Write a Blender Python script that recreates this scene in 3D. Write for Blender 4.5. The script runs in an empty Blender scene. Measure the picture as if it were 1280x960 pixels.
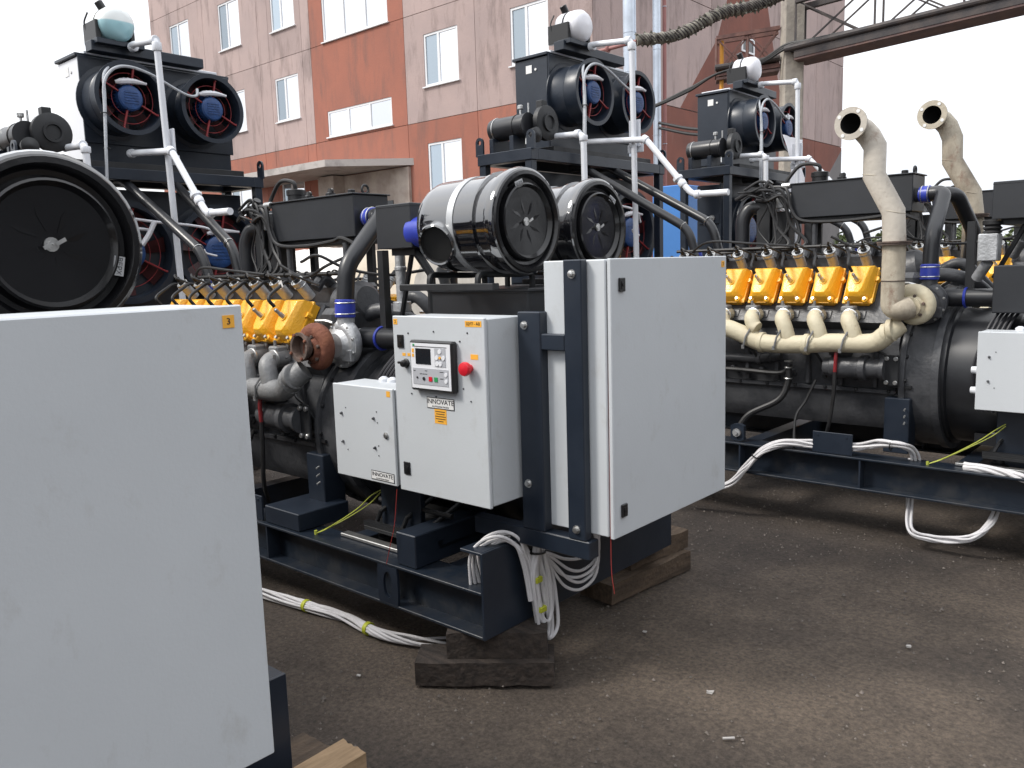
import bpy, bmesh, math, random
from mathutils import Vector, Matrix
random.seed(7)
R_ = math.radians
sc = bpy.context.scene
C = sc.collection
ZO = 1.63                      # camera height; most heights below are written relative to the eye

# ------------------------------------------------------------------ camera
cam_d = bpy.data.cameras.new('camera'); cam = bpy.data.objects.new('camera', cam_d); C.objects.link(cam)
cam_d.sensor_width = 36; cam_d.lens = 29.14; cam_d.clip_start = .05; cam_d.clip_end = 3000
cR = Vector((0.75264873, 0.65773962, -0.02997472)); cU = Vector((-0.0694844, 0.12461678, 0.98976895)); cF = Vector((-0.65474561, 0.74286557, -0.13949531))
m3 = Matrix((cR, cU, -cF)).transposed()
cam.matrix_world = Matrix.Translation((0, 0, ZO)) @ m3.to_4x4()
sc.camera = cam

# ------------------------------------------------------------------ sky and sun
SUN_EL, SUN_DIR = 46, Vector((-.62, -.78, 0)).normalized()
world = bpy.data.worlds.new('World'); sc.world = world; world.use_nodes = True
nt = world.node_tree; nt.nodes.clear()
out = nt.nodes.new('ShaderNodeOutputWorld')
sky = nt.nodes.new('ShaderNodeTexSky'); sky.sky_type = 'NISHITA'; sky.sun_disc = False
sky.sun_elevation = R_(SUN_EL); sky.sun_rotation = math.atan2(SUN_DIR.x, SUN_DIR.y); sky.dust_density = 3
b1 = nt.nodes.new('ShaderNodeBackground'); b1.inputs[1].default_value = .07
nt.links.new(sky.outputs[0], b1.inputs[0])
tc = nt.nodes.new('ShaderNodeTexCoord'); nz = nt.nodes.new('ShaderNodeTexNoise'); nz.inputs['Scale'].default_value = 2.2; nz.inputs['Detail'].default_value = 5
nt.links.new(tc.outputs['Generated'], nz.inputs['Vector'])
rp = nt.nodes.new('ShaderNodeValToRGB'); rp.color_ramp.elements[0].position = .3; rp.color_ramp.elements[0].color = (.84, .88, .96, 1); rp.color_ramp.elements[1].position = .7; rp.color_ramp.elements[1].color = (1.0, 1.0, 1.0, 1)
nt.links.new(nz.outputs['Fac'], rp.inputs[0])
b2 = nt.nodes.new('ShaderNodeBackground'); b2.inputs[1].default_value = 1.28
# overcast sky: luminance rises smoothly from the horizon to the zenith (the usual cloudy-sky law)
sx = nt.nodes.new('ShaderNodeSeparateXYZ'); nt.links.new(tc.outputs['Generated'], sx.inputs[0])
gr = nt.nodes.new('ShaderNodeMapRange'); gr.inputs['From Min'].default_value = 0; gr.inputs['From Max'].default_value = 1; gr.inputs['To Min'].default_value = 1.08; gr.inputs['To Max'].default_value = 2.1
nt.links.new(sx.outputs['Z'], gr.inputs[0]); nt.links.new(gr.outputs[0], b2.inputs[1])
nt.links.new(rp.outputs[0], b2.inputs[0])
mx = nt.nodes.new('ShaderNodeMixShader'); mx.inputs[0].default_value = .9
nt.links.new(b1.outputs[0], mx.inputs[1]); nt.links.new(b2.outputs[0], mx.inputs[2]); nt.links.new(mx.outputs[0], out.inputs[0])
sd = bpy.data.lights.new('sun', 'SUN'); sd.energy = 2.4; sd.angle = R_(14); sd.color = (1, .95, .88)
sun = bpy.data.objects.new('sun', sd); C.objects.link(sun)
sv = Vector((SUN_DIR.x * math.cos(R_(SUN_EL)), SUN_DIR.y * math.cos(R_(SUN_EL)), math.sin(R_(SUN_EL))))
sun.rotation_euler = sv.to_track_quat('Z', 'Y').to_euler()
sun.location = (0, 0, 30)
sc.view_settings.view_transform = 'Standard'; sc.view_settings.look = 'None'; sc.view_settings.exposure = .25; sc.view_settings.gamma = 1

# ------------------------------------------------------------------ materials
def mat(name, col, rough=.5, metal=0, var=0, vscale=4, col2=None, bump=0, bscale=60, coat=0, spec=None, speck=0, rvar=0, wave=None, thr=(.35, .65), ovar=0, grime=None):
    m = bpy.data.materials.new(name); m.use_nodes = True
    t = m.node_tree; p = t.nodes['Principled BSDF']
    p.inputs['Roughness'].default_value = rough; p.inputs['Metallic'].default_value = metal
    p.inputs['Base Color'].default_value = (*col, 1)
    if coat: p.inputs['Coat Weight'].default_value = coat; p.inputs['Coat Roughness'].default_value = .06; p.inputs['Coat IOR'].default_value = 1.95 if coat == 1 else 1.5
    if spec is not None: p.inputs['Specular IOR Level'].default_value = spec
    co = t.nodes.new('ShaderNodeTexCoord')
    if var or col2:
        n = t.nodes.new('ShaderNodeTexNoise'); n.inputs['Scale'].default_value = vscale; n.inputs['Detail'].default_value = 7; n.inputs['Roughness'].default_value = .62
        if wave:
            mp = t.nodes.new('ShaderNodeMapping'); mp.inputs['Scale'].default_value = wave; t.links.new(co.outputs['Object'], mp.inputs[0]); t.links.new(mp.outputs[0], n.inputs['Vector'])
        else: t.links.new(co.outputs['Object'], n.inputs['Vector'])
        r = t.nodes.new('ShaderNodeValToRGB')
        c2 = col2 or tuple(min(1, c * (1 + var)) for c in col)
        c1 = col if col2 else tuple(c * (1 - var) for c in col)
        r.color_ramp.elements[0].position = thr[0]; r.color_ramp.elements[0].color = (*c1, 1)
        r.color_ramp.elements[1].position = thr[1]; r.color_ramp.elements[1].color = (*c2, 1)
        t.links.new(n.outputs['Fac'], r.inputs[0]); t.links.new(r.outputs[0], p.inputs['Base Color'])
        if rvar:
            mr = t.nodes.new('ShaderNodeMapRange'); mr.inputs['To Min'].default_value = rough - rvar; mr.inputs['To Max'].default_value = rough + rvar
            n2 = t.nodes.new('ShaderNodeTexNoise'); n2.inputs['Scale'].default_value = vscale * 2.3; n2.inputs['Detail'].default_value = 6
            t.links.new(co.outputs['Object'], n2.inputs['Vector']); t.links.new(n2.outputs['Fac'], mr.inputs[0]); t.links.new(mr.outputs[0], p.inputs['Roughness'])
    if ovar or grime:
        src = p.inputs['Base Color'].links[0].from_socket if p.inputs['Base Color'].links else None
        if src is None:
            rgb = t.nodes.new('ShaderNodeRGB'); rgb.outputs[0].default_value = (*col, 1); src = rgb.outputs[0]
        if grime:   # (colour, scale, start, end, stretch)
            mp2 = t.nodes.new('ShaderNodeMapping'); mp2.inputs['Scale'].default_value = grime[4]; t.links.new(co.outputs['Object'], mp2.inputs[0])
            n4 = t.nodes.new('ShaderNodeTexNoise'); n4.inputs['Scale'].default_value = grime[1]; n4.inputs['Detail'].default_value = 9; n4.inputs['Roughness'].default_value = .7; t.links.new(mp2.outputs[0], n4.inputs['Vector'])
            m4 = t.nodes.new('ShaderNodeMapRange'); m4.inputs['From Min'].default_value = grime[2]; m4.inputs['From Max'].default_value = grime[3]; t.links.new(n4.outputs['Fac'], m4.inputs[0])
            x4 = t.nodes.new('ShaderNodeMix'); x4.data_type = 'RGBA'; x4.inputs[7].default_value = (*grime[0], 1); t.links.new(m4.outputs[0], x4.inputs[0]); t.links.new(src, x4.inputs[6]); src = x4.outputs[2]
        if ovar:
            oi = t.nodes.new('ShaderNodeObjectInfo'); m5 = t.nodes.new('ShaderNodeMapRange'); m5.inputs['To Min'].default_value = 1 - ovar; m5.inputs['To Max'].default_value = 1 + ovar; t.links.new(oi.outputs['Random'], m5.inputs[0])
            hs = t.nodes.new('ShaderNodeHueSaturation'); t.links.new(m5.outputs[0], hs.inputs['Value']); t.links.new(src, hs.inputs['Color']); src = hs.outputs[0]
        t.links.new(src, p.inputs['Base Color'])
    if bump:
        n3 = t.nodes.new('ShaderNodeTexNoise'); n3.inputs['Scale'].default_value = bscale; n3.inputs['Detail'].default_value = 4
        t.links.new(co.outputs['Object'], n3.inputs['Vector'])
        b = t.nodes.new('ShaderNodeBump'); b.inputs['Strength'].default_value = bump; b.inputs['Distance'].default_value = .01
        t.links.new(n3.outputs['Fac'], b.inputs['Height']); t.links.new(b.outputs[0], p.inputs['Normal'])
    return m
M = dict(
    steel=mat('navy_steel_paint', (.011, .0165, .027), .36, var=.25, vscale=3, col2=(.019, .026, .039), bump=.08, bscale=25, rvar=.09),
    rail=mat('dusty_rail_paint', (.011, .0165, .026), .33, col2=(.042, .043, .045), vscale=7, bump=.15, bscale=30, rvar=.1, thr=(.48, .8)),
    steel_dust=mat('dusty_steel_paint', (.016, .022, .032), .48, col2=(.055, .055, .055), vscale=9, rvar=.1, thr=(.42, .75)),
    dark=mat('matt_black_paint', (.012, .013, .015), .5, var=.3, vscale=9, rvar=.12),
    box_grey=mat('charcoal_sheet_paint', (.022, .024, .028), .42, var=.18, vscale=2, bump=.05, bscale=30, rvar=.08),
    engine=mat('engine_grey_paint', (.034, .036, .041), .42, col2=(.075, .077, .083), vscale=7, bump=.25, bscale=45, rvar=.12),
    engine_light=mat('light_engine_grey', (.13, .135, .14), .45, col2=(.22, .22, .22), vscale=9, bump=.3, bscale=60),
    dish=mat('pressed_enamel_cover', (.005, .005, .006), .22, spec=.4, coat=.2, var=.3, vscale=4, bump=.25, bscale=7),
    gloss=mat('gloss_black_enamel', (.006, .006, .008), .07, spec=1.0, coat=1, var=.2, vscale=3, bump=.03, bscale=9),
    cab=mat('light_grey_cabinet_paint', (.53, .557, .58), .42, var=.03, vscale=1.6, bump=.05, bscale=120, rvar=.05, grime=((.45, .46, .46), 7, .57, .80, (1.4, 1.4, .9))),
    cab_seal=mat('cabinet_gap_rubber', (.02, .02, .022), .8),
    blackp=mat('black_plastic', (.012, .012, .013), .38),
    rubber=mat('black_rubber_hose', (.013, .013, .014), .5, var=.3, vscale=14),
    tubeblk=mat('satin_black_tube', (.018, .019, .022), .33, var=.2, vscale=5, rvar=.1),
    yellow=mat('amber_cover_paint', (.88, .44, .022), .38, var=.07, vscale=5, bump=.3, bscale=90, coat=.15, ovar=.06, grime=((.22, .12, .04), 14, .60, .78, (1, 1, 1))),
    amber_lab=mat('amber_label', (.85, .42, .05), .5),
    blue=mat('blue_motor_paint', (.018, .06, .19), .42, var=.2, vscale=18, bump=.2, bscale=70),
    hose_blue=mat('blue_silicone_hose', (.03, .05, .36), .35, var=.15, vscale=12),
    red=mat('red_guard_paint', (.22, .018, .022), .45, var=.2, vscale=12),
    blade=mat('dark_red_fan_blade', (.05, .009, .011), .5, var=.3, vscale=8),
    redp=mat('red_plastic', (.62, .015, .03), .35),
    pvc=mat('white_plastic_pipe', (.68, .70, .74), .4, var=.06, vscale=6),
    conduit=mat('grey_corrugated_conduit', (.42, .44, .47), .5, var=.1, vscale=30, bump=.4, bscale=150),
    cream_pipe=mat('greyed_cream_paint', (.48, .44, .38), .6, col2=(.36, .32, .26), vscale=6, bump=.3, bscale=35, thr=(.56, .8), grime=((.20, .13, .09), 9, .56, .74, (1, 1, .8))),
    cream=mat('cream_heat_paint', (.52, .47, .34), .6, col2=(.46, .38, .26), vscale=7, bump=.3, bscale=35, thr=(.52, .8), grime=((.25, .18, .11), 11, .60, .78, (1, 1, 1))),
    cream_dirty=mat('sooty_cream_paint', (.47, .42, .33), .65, col2=(.17, .135, .10), vscale=5, bump=.35, bscale=30, wave=(1, 1, .45), thr=(.42, .74), grime=((.16, .08, .05), 8, .56, .72, (1, 1, .7))),
    soot_bore_shade=mat('soot_bore_shade', (.006, .006, .006), .95),  # black for unlit bores: sooty exhaust pipes and shaded filter ports
    rust=mat('brown_rust', (.13, .042, .025), .85, col2=(.25, .095, .05), vscale=9, bump=.6, bscale=60),
    burnt=mat('burnt_steel', (.05, .04, .035), .7, col2=(.15, .10, .08), vscale=14, bump=.4),
    alu=mat('cast_aluminium', (.42, .43, .44), .42, metal=.4, var=.2, vscale=12, bump=.35, bscale=60),
    zinc=mat('zinc_plated_steel', (.55, .55, .54), .33, metal=.9, var=.15, vscale=30),
    strap=mat('brushed_steel_strap', (.48, .49, .5), .38, metal=.5, var=.1, vscale=10),
    white=mat('white_sticker', (.75, .75, .74), .5, var=.04, vscale=40),
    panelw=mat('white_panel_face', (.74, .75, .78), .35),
    panelg=mat('grey_panel_field', (.42, .43, .46), .4),
    screen=mat('dark_screen', (.012, .014, .018), .12),
    ink=mat('black_ink', (.02, .02, .025), .5),
    green=mat('green_button', (.03, .30, .10), .4),
    cable=mat('pale_grey_cable', (.60, .59, .60), .45, var=.08, vscale=9),
    tape=mat('yellow_green_tape', (.42, .45, .03), .5),
    gnd_wire=mat('yellow_green_wire', (.38, .42, .06), .45),
    redwire=mat('red_wire', (.3, .03, .025), .5),
    wood_dark=mat('dark_sleeper_wood', (.016, .012, .010), .85, col2=(.045, .033, .026), vscale=5, bump=.9, bscale=35, wave=(1, 9, 9)),
    wood=mat('weathered_wood', (.05, .034, .023), .85, col2=(.11, .076, .05), vscale=4, bump=.9, bscale=35, wave=(9, 1, 9)),
    wood_light=mat('fresh_sawn_wood', (.22, .145, .08), .8, col2=(.33, .225, .13), vscale=5, bump=.7, bscale=35, wave=(9, 1, 9)),
    pink=mat('dusty_pink_render', (.41, .315, .295), .9, col2=(.335, .265, .255), vscale=.7, bump=.6, bscale=14, thr=(.35, .75), ovar=.07, grime=((.20, .155, .145), 1.6, .50, .74, (1.6, 1.6, .35))),
    terra=mat('terracotta_render', (.33, .125, .085), .9, col2=(.27, .11, .08), vscale=.8, bump=.6, bscale=14, thr=(.35, .8), ovar=.07, grime=((.20, .10, .08), 1.6, .48, .72, (1.6, 1.6, .35))),
    terra_dark=mat('maroon_wall_paint', (.215, .08, .058), .9, col2=(.16, .065, .05), vscale=.8, bump=.5, bscale=14, grime=((.24, .13, .11), 1.1, .56, .84, (1.5, 1.5, .4))),
    hallgrey=mat('hall_cladding', (.13, .14, .155), .7, var=.15, vscale=1),
    grey_wall=mat('grey_wall_paint', (.17, .16, .16), .9, var=.15, vscale=1),
    joint=mat('wall_joint_mortar', (.15, .115, .105), .95, var=.3, vscale=4),
    concrete=mat('rough_concrete', (.42, .38, .32), .9, col2=(.28, .25, .22), vscale=4, bump=.9, bscale=18),
    canopy=mat('stained_canopy_concrete', (.42, .39, .37), .9, col2=(.14, .13, .12), vscale=1.6, bump=.8, bscale=12, thr=(.5, .78)),
    plaster=mat('pale_plaster', (.44, .38, .33), .9, col2=(.27, .22, .19), vscale=1.5),
    winframe=mat('white_window_frame', (.72, .73, .75), .4),
    glass=mat('window_glass', (.80, .82, .85), .04, metal=.95, ovar=.12),
    glass2=mat('curtained_window_glass', (.36, .42, .47), .08, metal=.7, ovar=.25),
    galv=mat('galvanised_sheet', (.50, .55, .62), .32, metal=.75, var=.12, vscale=3, rvar=.08),
    galvbeam=mat('rusty_purlin', (.085, .055, .055), .7, col2=(.16, .09, .075), vscale=5),
    lattice=mat('maroon_lattice_paint', (.10, .05, .045), .7, col2=(.20, .10, .08), vscale=6),
    lattice_dark=mat('dark_lattice_steel', (.03, .027, .03), .6, col2=(.07, .055, .05), vscale=5),
    gas=mat('yellow_gas_pipe', (.60, .26, .02), .5, var=.1, vscale=4),
    wrap=mat('pipe_lagging', (.10, .10, .08), .9, col2=(.27, .25, .21), vscale=9, bump=1, bscale=30),
    pinkpipe=mat('dull_pink_pipe', (.30, .13, .12), .6, var=.1, vscale=2),
    tarp=mat('cream_tarpaulin', (.52, .46, .37), .6, col2=(.42, .36, .28), vscale=1.2, bump=.8, bscale=5),
    tarp2=mat('grey_tarpaulin', (.36, .34, .31), .6, col2=(.25, .23, .2), vscale=1.5, bump=.8, bscale=5),
    tarpw=mat('white_tarpaulin', (.78, .77, .75), .5, var=.06, vscale=1.2, bump=.5, bscale=5),
    bluepanel=mat('bright_blue_sheet', (.05, .19, .50), .4, var=.08, vscale=1.5),
    carw=mat('white_car_paint', (.62, .64, .68), .2, coat=.5),
    carg=mat('dark_glass', (.03, .035, .04), .08),
    leaf=mat('hedge_leaves', (.12, .16, .06), .7, col2=(.22, .26, .12), vscale=3),
    bark=mat('hedge_bark', (.08, .06, .04), .9, var=.2),
    film=mat('white_wrap_film', (.72, .72, .76), .3, var=.05, vscale=6),
    stone=mat('pebble_stone', (.07, .06, .052), .9, col2=(.22, .19, .165), vscale=30),
    litter=mat('pale_litter', (.40, .38, .36), .8),
)
def tank_mat():
    m = mat('translucent_white_tank', (.74, .77, .76), .25, coat=.2)
    t = m.node_tree; p = t.nodes['Principled BSDF']
    co = t.nodes.new('ShaderNodeTexCoord'); s = t.nodes.new('ShaderNodeSeparateXYZ'); r = t.nodes.new('ShaderNodeValToRGB')
    t.links.new(co.outputs['Object'], s.inputs[0])
    mr = t.nodes.new('ShaderNodeMapRange'); mr.inputs['From Min'].default_value = -.13; mr.inputs['From Max'].default_value = .13
    t.links.new(s.outputs['Z'], mr.inputs[0]); t.links.new(mr.outputs[0], r.inputs[0])
    r.color_ramp.elements[0].position = .52; r.color_ramp.elements[0].color = (.33, .55, .60, 1)
    r.color_ramp.elements[1].position = .55; r.color_ramp.elements[1].color = (.74, .77, .76, 1)
    t.links.new(r.outputs[0], p.inputs['Base Color'])
    p.inputs['Subsurface Weight'].default_value = .15; p.inputs['Subsurface Radius'].default_value = (.03, .03, .03)
    return m
M['tank'] = tank_mat()

# ------------------------------------------------------------------ mesh collector
X, Y, Z = Vector((1, 0, 0)), Vector((0, 1, 0)), Vector((0, 0, 1))
def V(*a): return Vector(a[0]) if len(a) == 1 else Vector(a)
def frame(ax):
    ax = V(ax).normalized(); up = Z if abs(ax.z) < .95 else X
    a = up.cross(ax).normalized(); b = ax.cross(a).normalized(); return ax, a, b
class MB:
    def __init__(s): s.v = []; s.f = []
    def add(s, vs, fs):
        n = len(s.v); s.v += [V(v) for v in vs]; s.f += [tuple(i + n for i in f) for f in fs]; return s
    def obox(s, c, hx, hy, hz, b=0):
        c = V(c); H = [V(hx), V(hy), V(hz)]
        if b <= 0:
            vs = [c + H[0] * i + H[1] * j + H[2] * k for i in (-1, 1) for j in (-1, 1) for k in (-1, 1)]
            return s.add(vs, [(0, 1, 3, 2), (4, 6, 7, 5), (0, 4, 5, 1), (2, 3, 7, 6), (0, 2, 6, 4), (1, 5, 7, 3)])
        L = [h.length for h in H]; b = min(b, min(L) * .49); U = [h / l for h, l in zip(H, L)]
        idx = {}; vs = []
        for sg in [(i, j, k) for i in (-1, 1) for j in (-1, 1) for k in (-1, 1)]:
            for ax in range(3):
                p = c.copy()
                for q in range(3): p += U[q] * sg[q] * (L[q] if q == ax else L[q] - b)
                idx[(sg, ax)] = len(vs); vs.append(p)
        fs = []
        def S(ax, val, o1, v1, o2, v2):
            t = [0, 0, 0]; t[ax] = val; t[o1] = v1; t[o2] = v2; return tuple(t)
        for ax in range(3):
            o1, o2 = (ax + 1) % 3, (ax + 2) % 3
            for val in (-1, 1):
                fs.append([idx[(S(ax, val, o1, a, o2, bb), ax)] for a, bb in ((-1, -1), (1, -1), (1, 1), (-1, 1))])
            for v1 in (-1, 1):
                for v2 in (-1, 1):
                    a0 = S(ax, -1, o1, v1, o2, v2); a1 = S(ax, 1, o1, v1, o2, v2)
                    fs.append([idx[(a0, o1)], idx[(a1, o1)], idx[(a1, o2)], idx[(a0, o2)]])
        for sg in [(i, j, k) for i in (-1, 1) for j in (-1, 1) for k in (-1, 1)]:
            fs.append([idx[(sg, 0)], idx[(sg, 1)], idx[(sg, 2)]])
        return s.add(vs, fs)
    def box(s, x0, x1, y0, y1, z0, z1, b=0):
        return s.obox(((x0 + x1) / 2, (y0 + y1) / 2, (z0 + z1) / 2), X * abs(x1 - x0) / 2, Y * abs(y1 - y0) / 2, Z * abs(z1 - z0) / 2, b)
    def lathe(s, o, ax, prof, seg=20, cap0=True, cap1=True):
        o = V(o); ax, a, b = frame(ax); vs = []; fs = []; n = len(prof)
        for d, r in prof:
            for k in range(seg):
                t = 2 * math.pi * k / seg; vs.append(o + ax * d + (a * math.cos(t) + b * math.sin(t)) * r)
        for i in range(n - 1):
            for k in range(seg):
                k2 = (k + 1) % seg; fs.append((i * seg + k, i * seg + k2, (i + 1) * seg + k2, (i + 1) * seg + k))
        if cap0 and prof[0][1] > 1e-5: fs.append(tuple(range(seg - 1, -1, -1)))
        if cap1 and prof[-1][1] > 1e-5: fs.append(tuple((n - 1) * seg + k for k in range(seg)))
        return s.add(vs, fs)
    def cyl(s, p0, p1, r, r1=None, seg=14):
        p0, p1 = V(p0), V(p1); L = (p1 - p0).length
        return s.lathe(p0, p1 - p0, [(0, r), (L, r if r1 is None else r1)], seg)
    def bcyl(s, p0, p1, r, b=.004, seg=18):
        p0, p1 = V(p0), V(p1); L = (p1 - p0).length
        return s.lathe(p0, p1 - p0, [(0, r - b), (b, r), (L - b, r), (L, r - b)], seg)
    def tube(s, pts, r, seg=10, closed=False, caps=True):
        pts = [V(p) for p in pts]; n = len(pts); vs = []; fs = []
        rr = r if isinstance(r, (list, tuple)) else [r] * n
        def tan(i):
            if closed: return (pts[(i + 1) % n] - pts[i - 1]).normalized()
            if i == 0: return (pts[1] - pts[0]).normalized()
            if i == n - 1: return (pts[-1] - pts[-2]).normalized()
            return ((pts[i + 1] - pts[i]).normalized() + (pts[i] - pts[i - 1]).normalized()).normalized()
        t0 = tan(0); _, a, b = frame(t0)
        for i in range(n):
            t = tan(i); a = (a - t * a.dot(t)).normalized(); b = t.cross(a)
            for k in range(seg):
                q = 2 * math.pi * k / seg; vs.append(pts[i] + (a * math.cos(q) + b * math.sin(q)) * rr[i])
        for i in range(n if closed else n - 1):
            j = (i + 1) % n
            for k in range(seg):
                k2 = (k + 1) % seg; fs.append((i * seg + k, i * seg + k2, j * seg + k2, j * seg + k))
        if caps and not closed: fs.append(tuple(range(seg - 1, -1, -1))); fs.append(tuple((n - 1) * seg + k for k in range(seg)))
        return s.add(vs, fs)
    def torus(s, c, ax, R, r, seg=28, rs=8):
        _, a, b = frame(ax); c = V(c)
        return s.tube([c + (a * math.cos(2 * math.pi * k / seg) + b * math.sin(2 * math.pi * k / seg)) * R for k in range(seg)], r, rs, closed=True)
    def prism(s, poly, org, e1, e2, ex):
        org, e1, e2, ex = V(org), V(e1), V(e2), V(ex); n = len(poly)
        p = [org + e1 * u + e2 * v for u, v in poly]; vs = p + [q + ex for q in p]
        return s.add(vs, [tuple(range(n - 1, -1, -1)), tuple(range(n, 2 * n))] + [(i, (i + 1) % n, (i + 1) % n + n, i + n) for i in range(n)])
    def holed(s, outer, inner, org, e1, e2, ex):
        org, e1, e2, ex = V(org), V(e1), V(e2), V(ex); n = len(outer)
        o = [org + e1 * u + e2 * v for u, v in outer]; i_ = [org + e1 * u + e2 * v for u, v in inner]
        vs = o + i_ + [q + ex for q in o] + [q + ex for q in i_]; fs = []
        for k in range(n):
            j = (k + 1) % n
            fs += [(k, j, n + j, n + k), (2 * n + k, 3 * n + k, 3 * n + j, 2 * n + j), (k, 2 * n + k, 2 * n + j, j), (n + k, n + j, 3 * n + j, 3 * n + k)]
        return s.add(vs, fs)
def arc(pts, rad, n=5):
    """polyline with rounded corners"""
    pts = [V(p) for p in pts]; o = [pts[0]]
    for i in range(1, len(pts) - 1):
        a, b, c = pts[i - 1], pts[i], pts[i + 1]
        r = min(rad, (a - b).length * .48, (c - b).length * .48)
        p, q = b + (a - b).normalized() * r, b + (c - b).normalized() * r
        for k in range(n + 1):
            t = k / n; o.append(p * (1 - t) ** 2 + b * 2 * t * (1 - t) + q * t * t)
    o.append(pts[-1]); return o
def spl(pts, n=6):
    pts = [V(p) for p in pts]; P = [pts[0] * 2 - pts[1]] + pts + [pts[-1] * 2 - pts[-2]]; o = []
    for i in range(1, len(P) - 2):
        for k in range(n):
            t = k / n; a, b, c, d = P[i - 1:i + 3]
            o.append(.5 * ((2 * b) + (c - a) * t + (2 * a - 5 * b + 4 * c - d) * t * t + (3 * b - a - 3 * c + d) * t ** 3))
    o.append(pts[-1]); return o

WO = {}; MIR = False
def link(o, parent=None, origin=(0, 0, 0)):
    C.objects.link(o); origin = V(origin); WO[o.name] = origin
    if parent is not None: o.parent = parent; o.location = origin - WO[parent.name]
    else: o.location = origin + V(0, 0, ZO)
    return o
def tag(o, label=None, cat=None, group=None, kind=None):
    for k, v in (('label', label), ('category', cat), ('group', group), ('kind', kind)):
        if v: o[k] = v
    return o
def to_mesh(name, mb, mat_, shift, ang=35, bev=0):
    me = bpy.data.meshes.new(name); me.from_pydata([v - shift for v in mb.v], [], mb.f); 
    bm = bmesh.new(); bm.from_mesh(me); bmesh.ops.recalc_face_normals(bm, faces=bm.faces)
    if bev: bmesh.ops.bevel(bm, geom=list(bm.edges), offset=bev, segments=2, affect='EDGES', profile=.6)
    bm.to_mesh(me); bm.free()
    me.polygons.foreach_set('use_smooth', [True] * len(me.polygons)); me.set_sharp_from_angle(angle=R_(ang))
    for q in (mat_ if isinstance(mat_, (list, tuple)) else [mat_]): me.materials.append(M[q] if isinstance(q, str) else q)
    return me
def obj(name, mb, mt, parent=None, origin=None, local=False, **kw):
    """mb verts are absolute (eye-relative) unless local=True (then around `origin`)"""
    if origin is None:
        if parent is not None: origin = WO[parent.name]
        else:
            xs = [v.x for v in mb.v]; ys = [v.y for v in mb.v]; zs = [v.z for v in mb.v]
            origin = V((min(xs) + max(xs)) / 2, (min(ys) + max(ys)) / 2, min(zs))
    origin = V(origin)
    if MIR:
        for v in mb.v: v.y = 5.76 - v.y
    me = to_mesh(name, mb, mt, V(0, 0, 0) if local else origin)
    o = bpy.data.objects.new(name, me); link(o, parent, origin); tag(o, **kw); return o
def inst(name, mesh, parent, origin, **kw):
    o = bpy.data.objects.new(name, mesh); link(o, parent, origin); tag(o, **kw); return o
def empty(name, origin, **kw):
    o = bpy.data.objects.new(name, None); o.empty_display_size = .3; link(o, None, origin); tag(o, **kw); return o
def copy_tree(o, parent=None):
    c = o.copy(); C.objects.link(c); WO[c.name] = WO[o.name]
    if parent is not None: c.parent = parent
    for ch in list(o.children): copy_tree(ch, c)
    return c
def text(name, s, size, org, right, up, mt, parent, ext=.0006, align='CENTER', sx=1):
    cu = bpy.data.curves.new(name, 'FONT'); cu.body = s; cu.size = size; cu.extrude = ext; cu.align_x = align; cu.align_y = 'CENTER'; cu.resolution_u = 3
    t = bpy.data.objects.new('tmp', cu); C.objects.link(t)
    me = bpy.data.meshes.new_from_object(t); bpy.data.objects.remove(t)
    right, up = V(right).normalized(), V(up).normalized(); n = right.cross(up)
    m = Matrix((right * sx, up, n)).transposed().to_4x4(); me.transform(m); me.materials.clear(); me.materials.append(M[mt])
    return inst(name, me, parent, org)
def circ(r, n=16, cx=0, cy=0, ph=0): return [(cx + r * math.cos(2 * math.pi * (k + ph) / n), cy + r * math.sin(2 * math.pi * (k + ph) / n)) for k in range(n)]
def rect_ring(w, h, n=16):
    """n points round a rectangle, matched in angle with circ"""
    o = []
    for k in range(n):
        a = 2 * math.pi * k / n; c, s_ = math.cos(a), math.sin(a); t = min(w / abs(c) if abs(c) > 1e-6 else 1e9, h / abs(s_) if abs(s_) > 1e-6 else 1e9); o.append((c * t, s_ * t))
    return o

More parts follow.
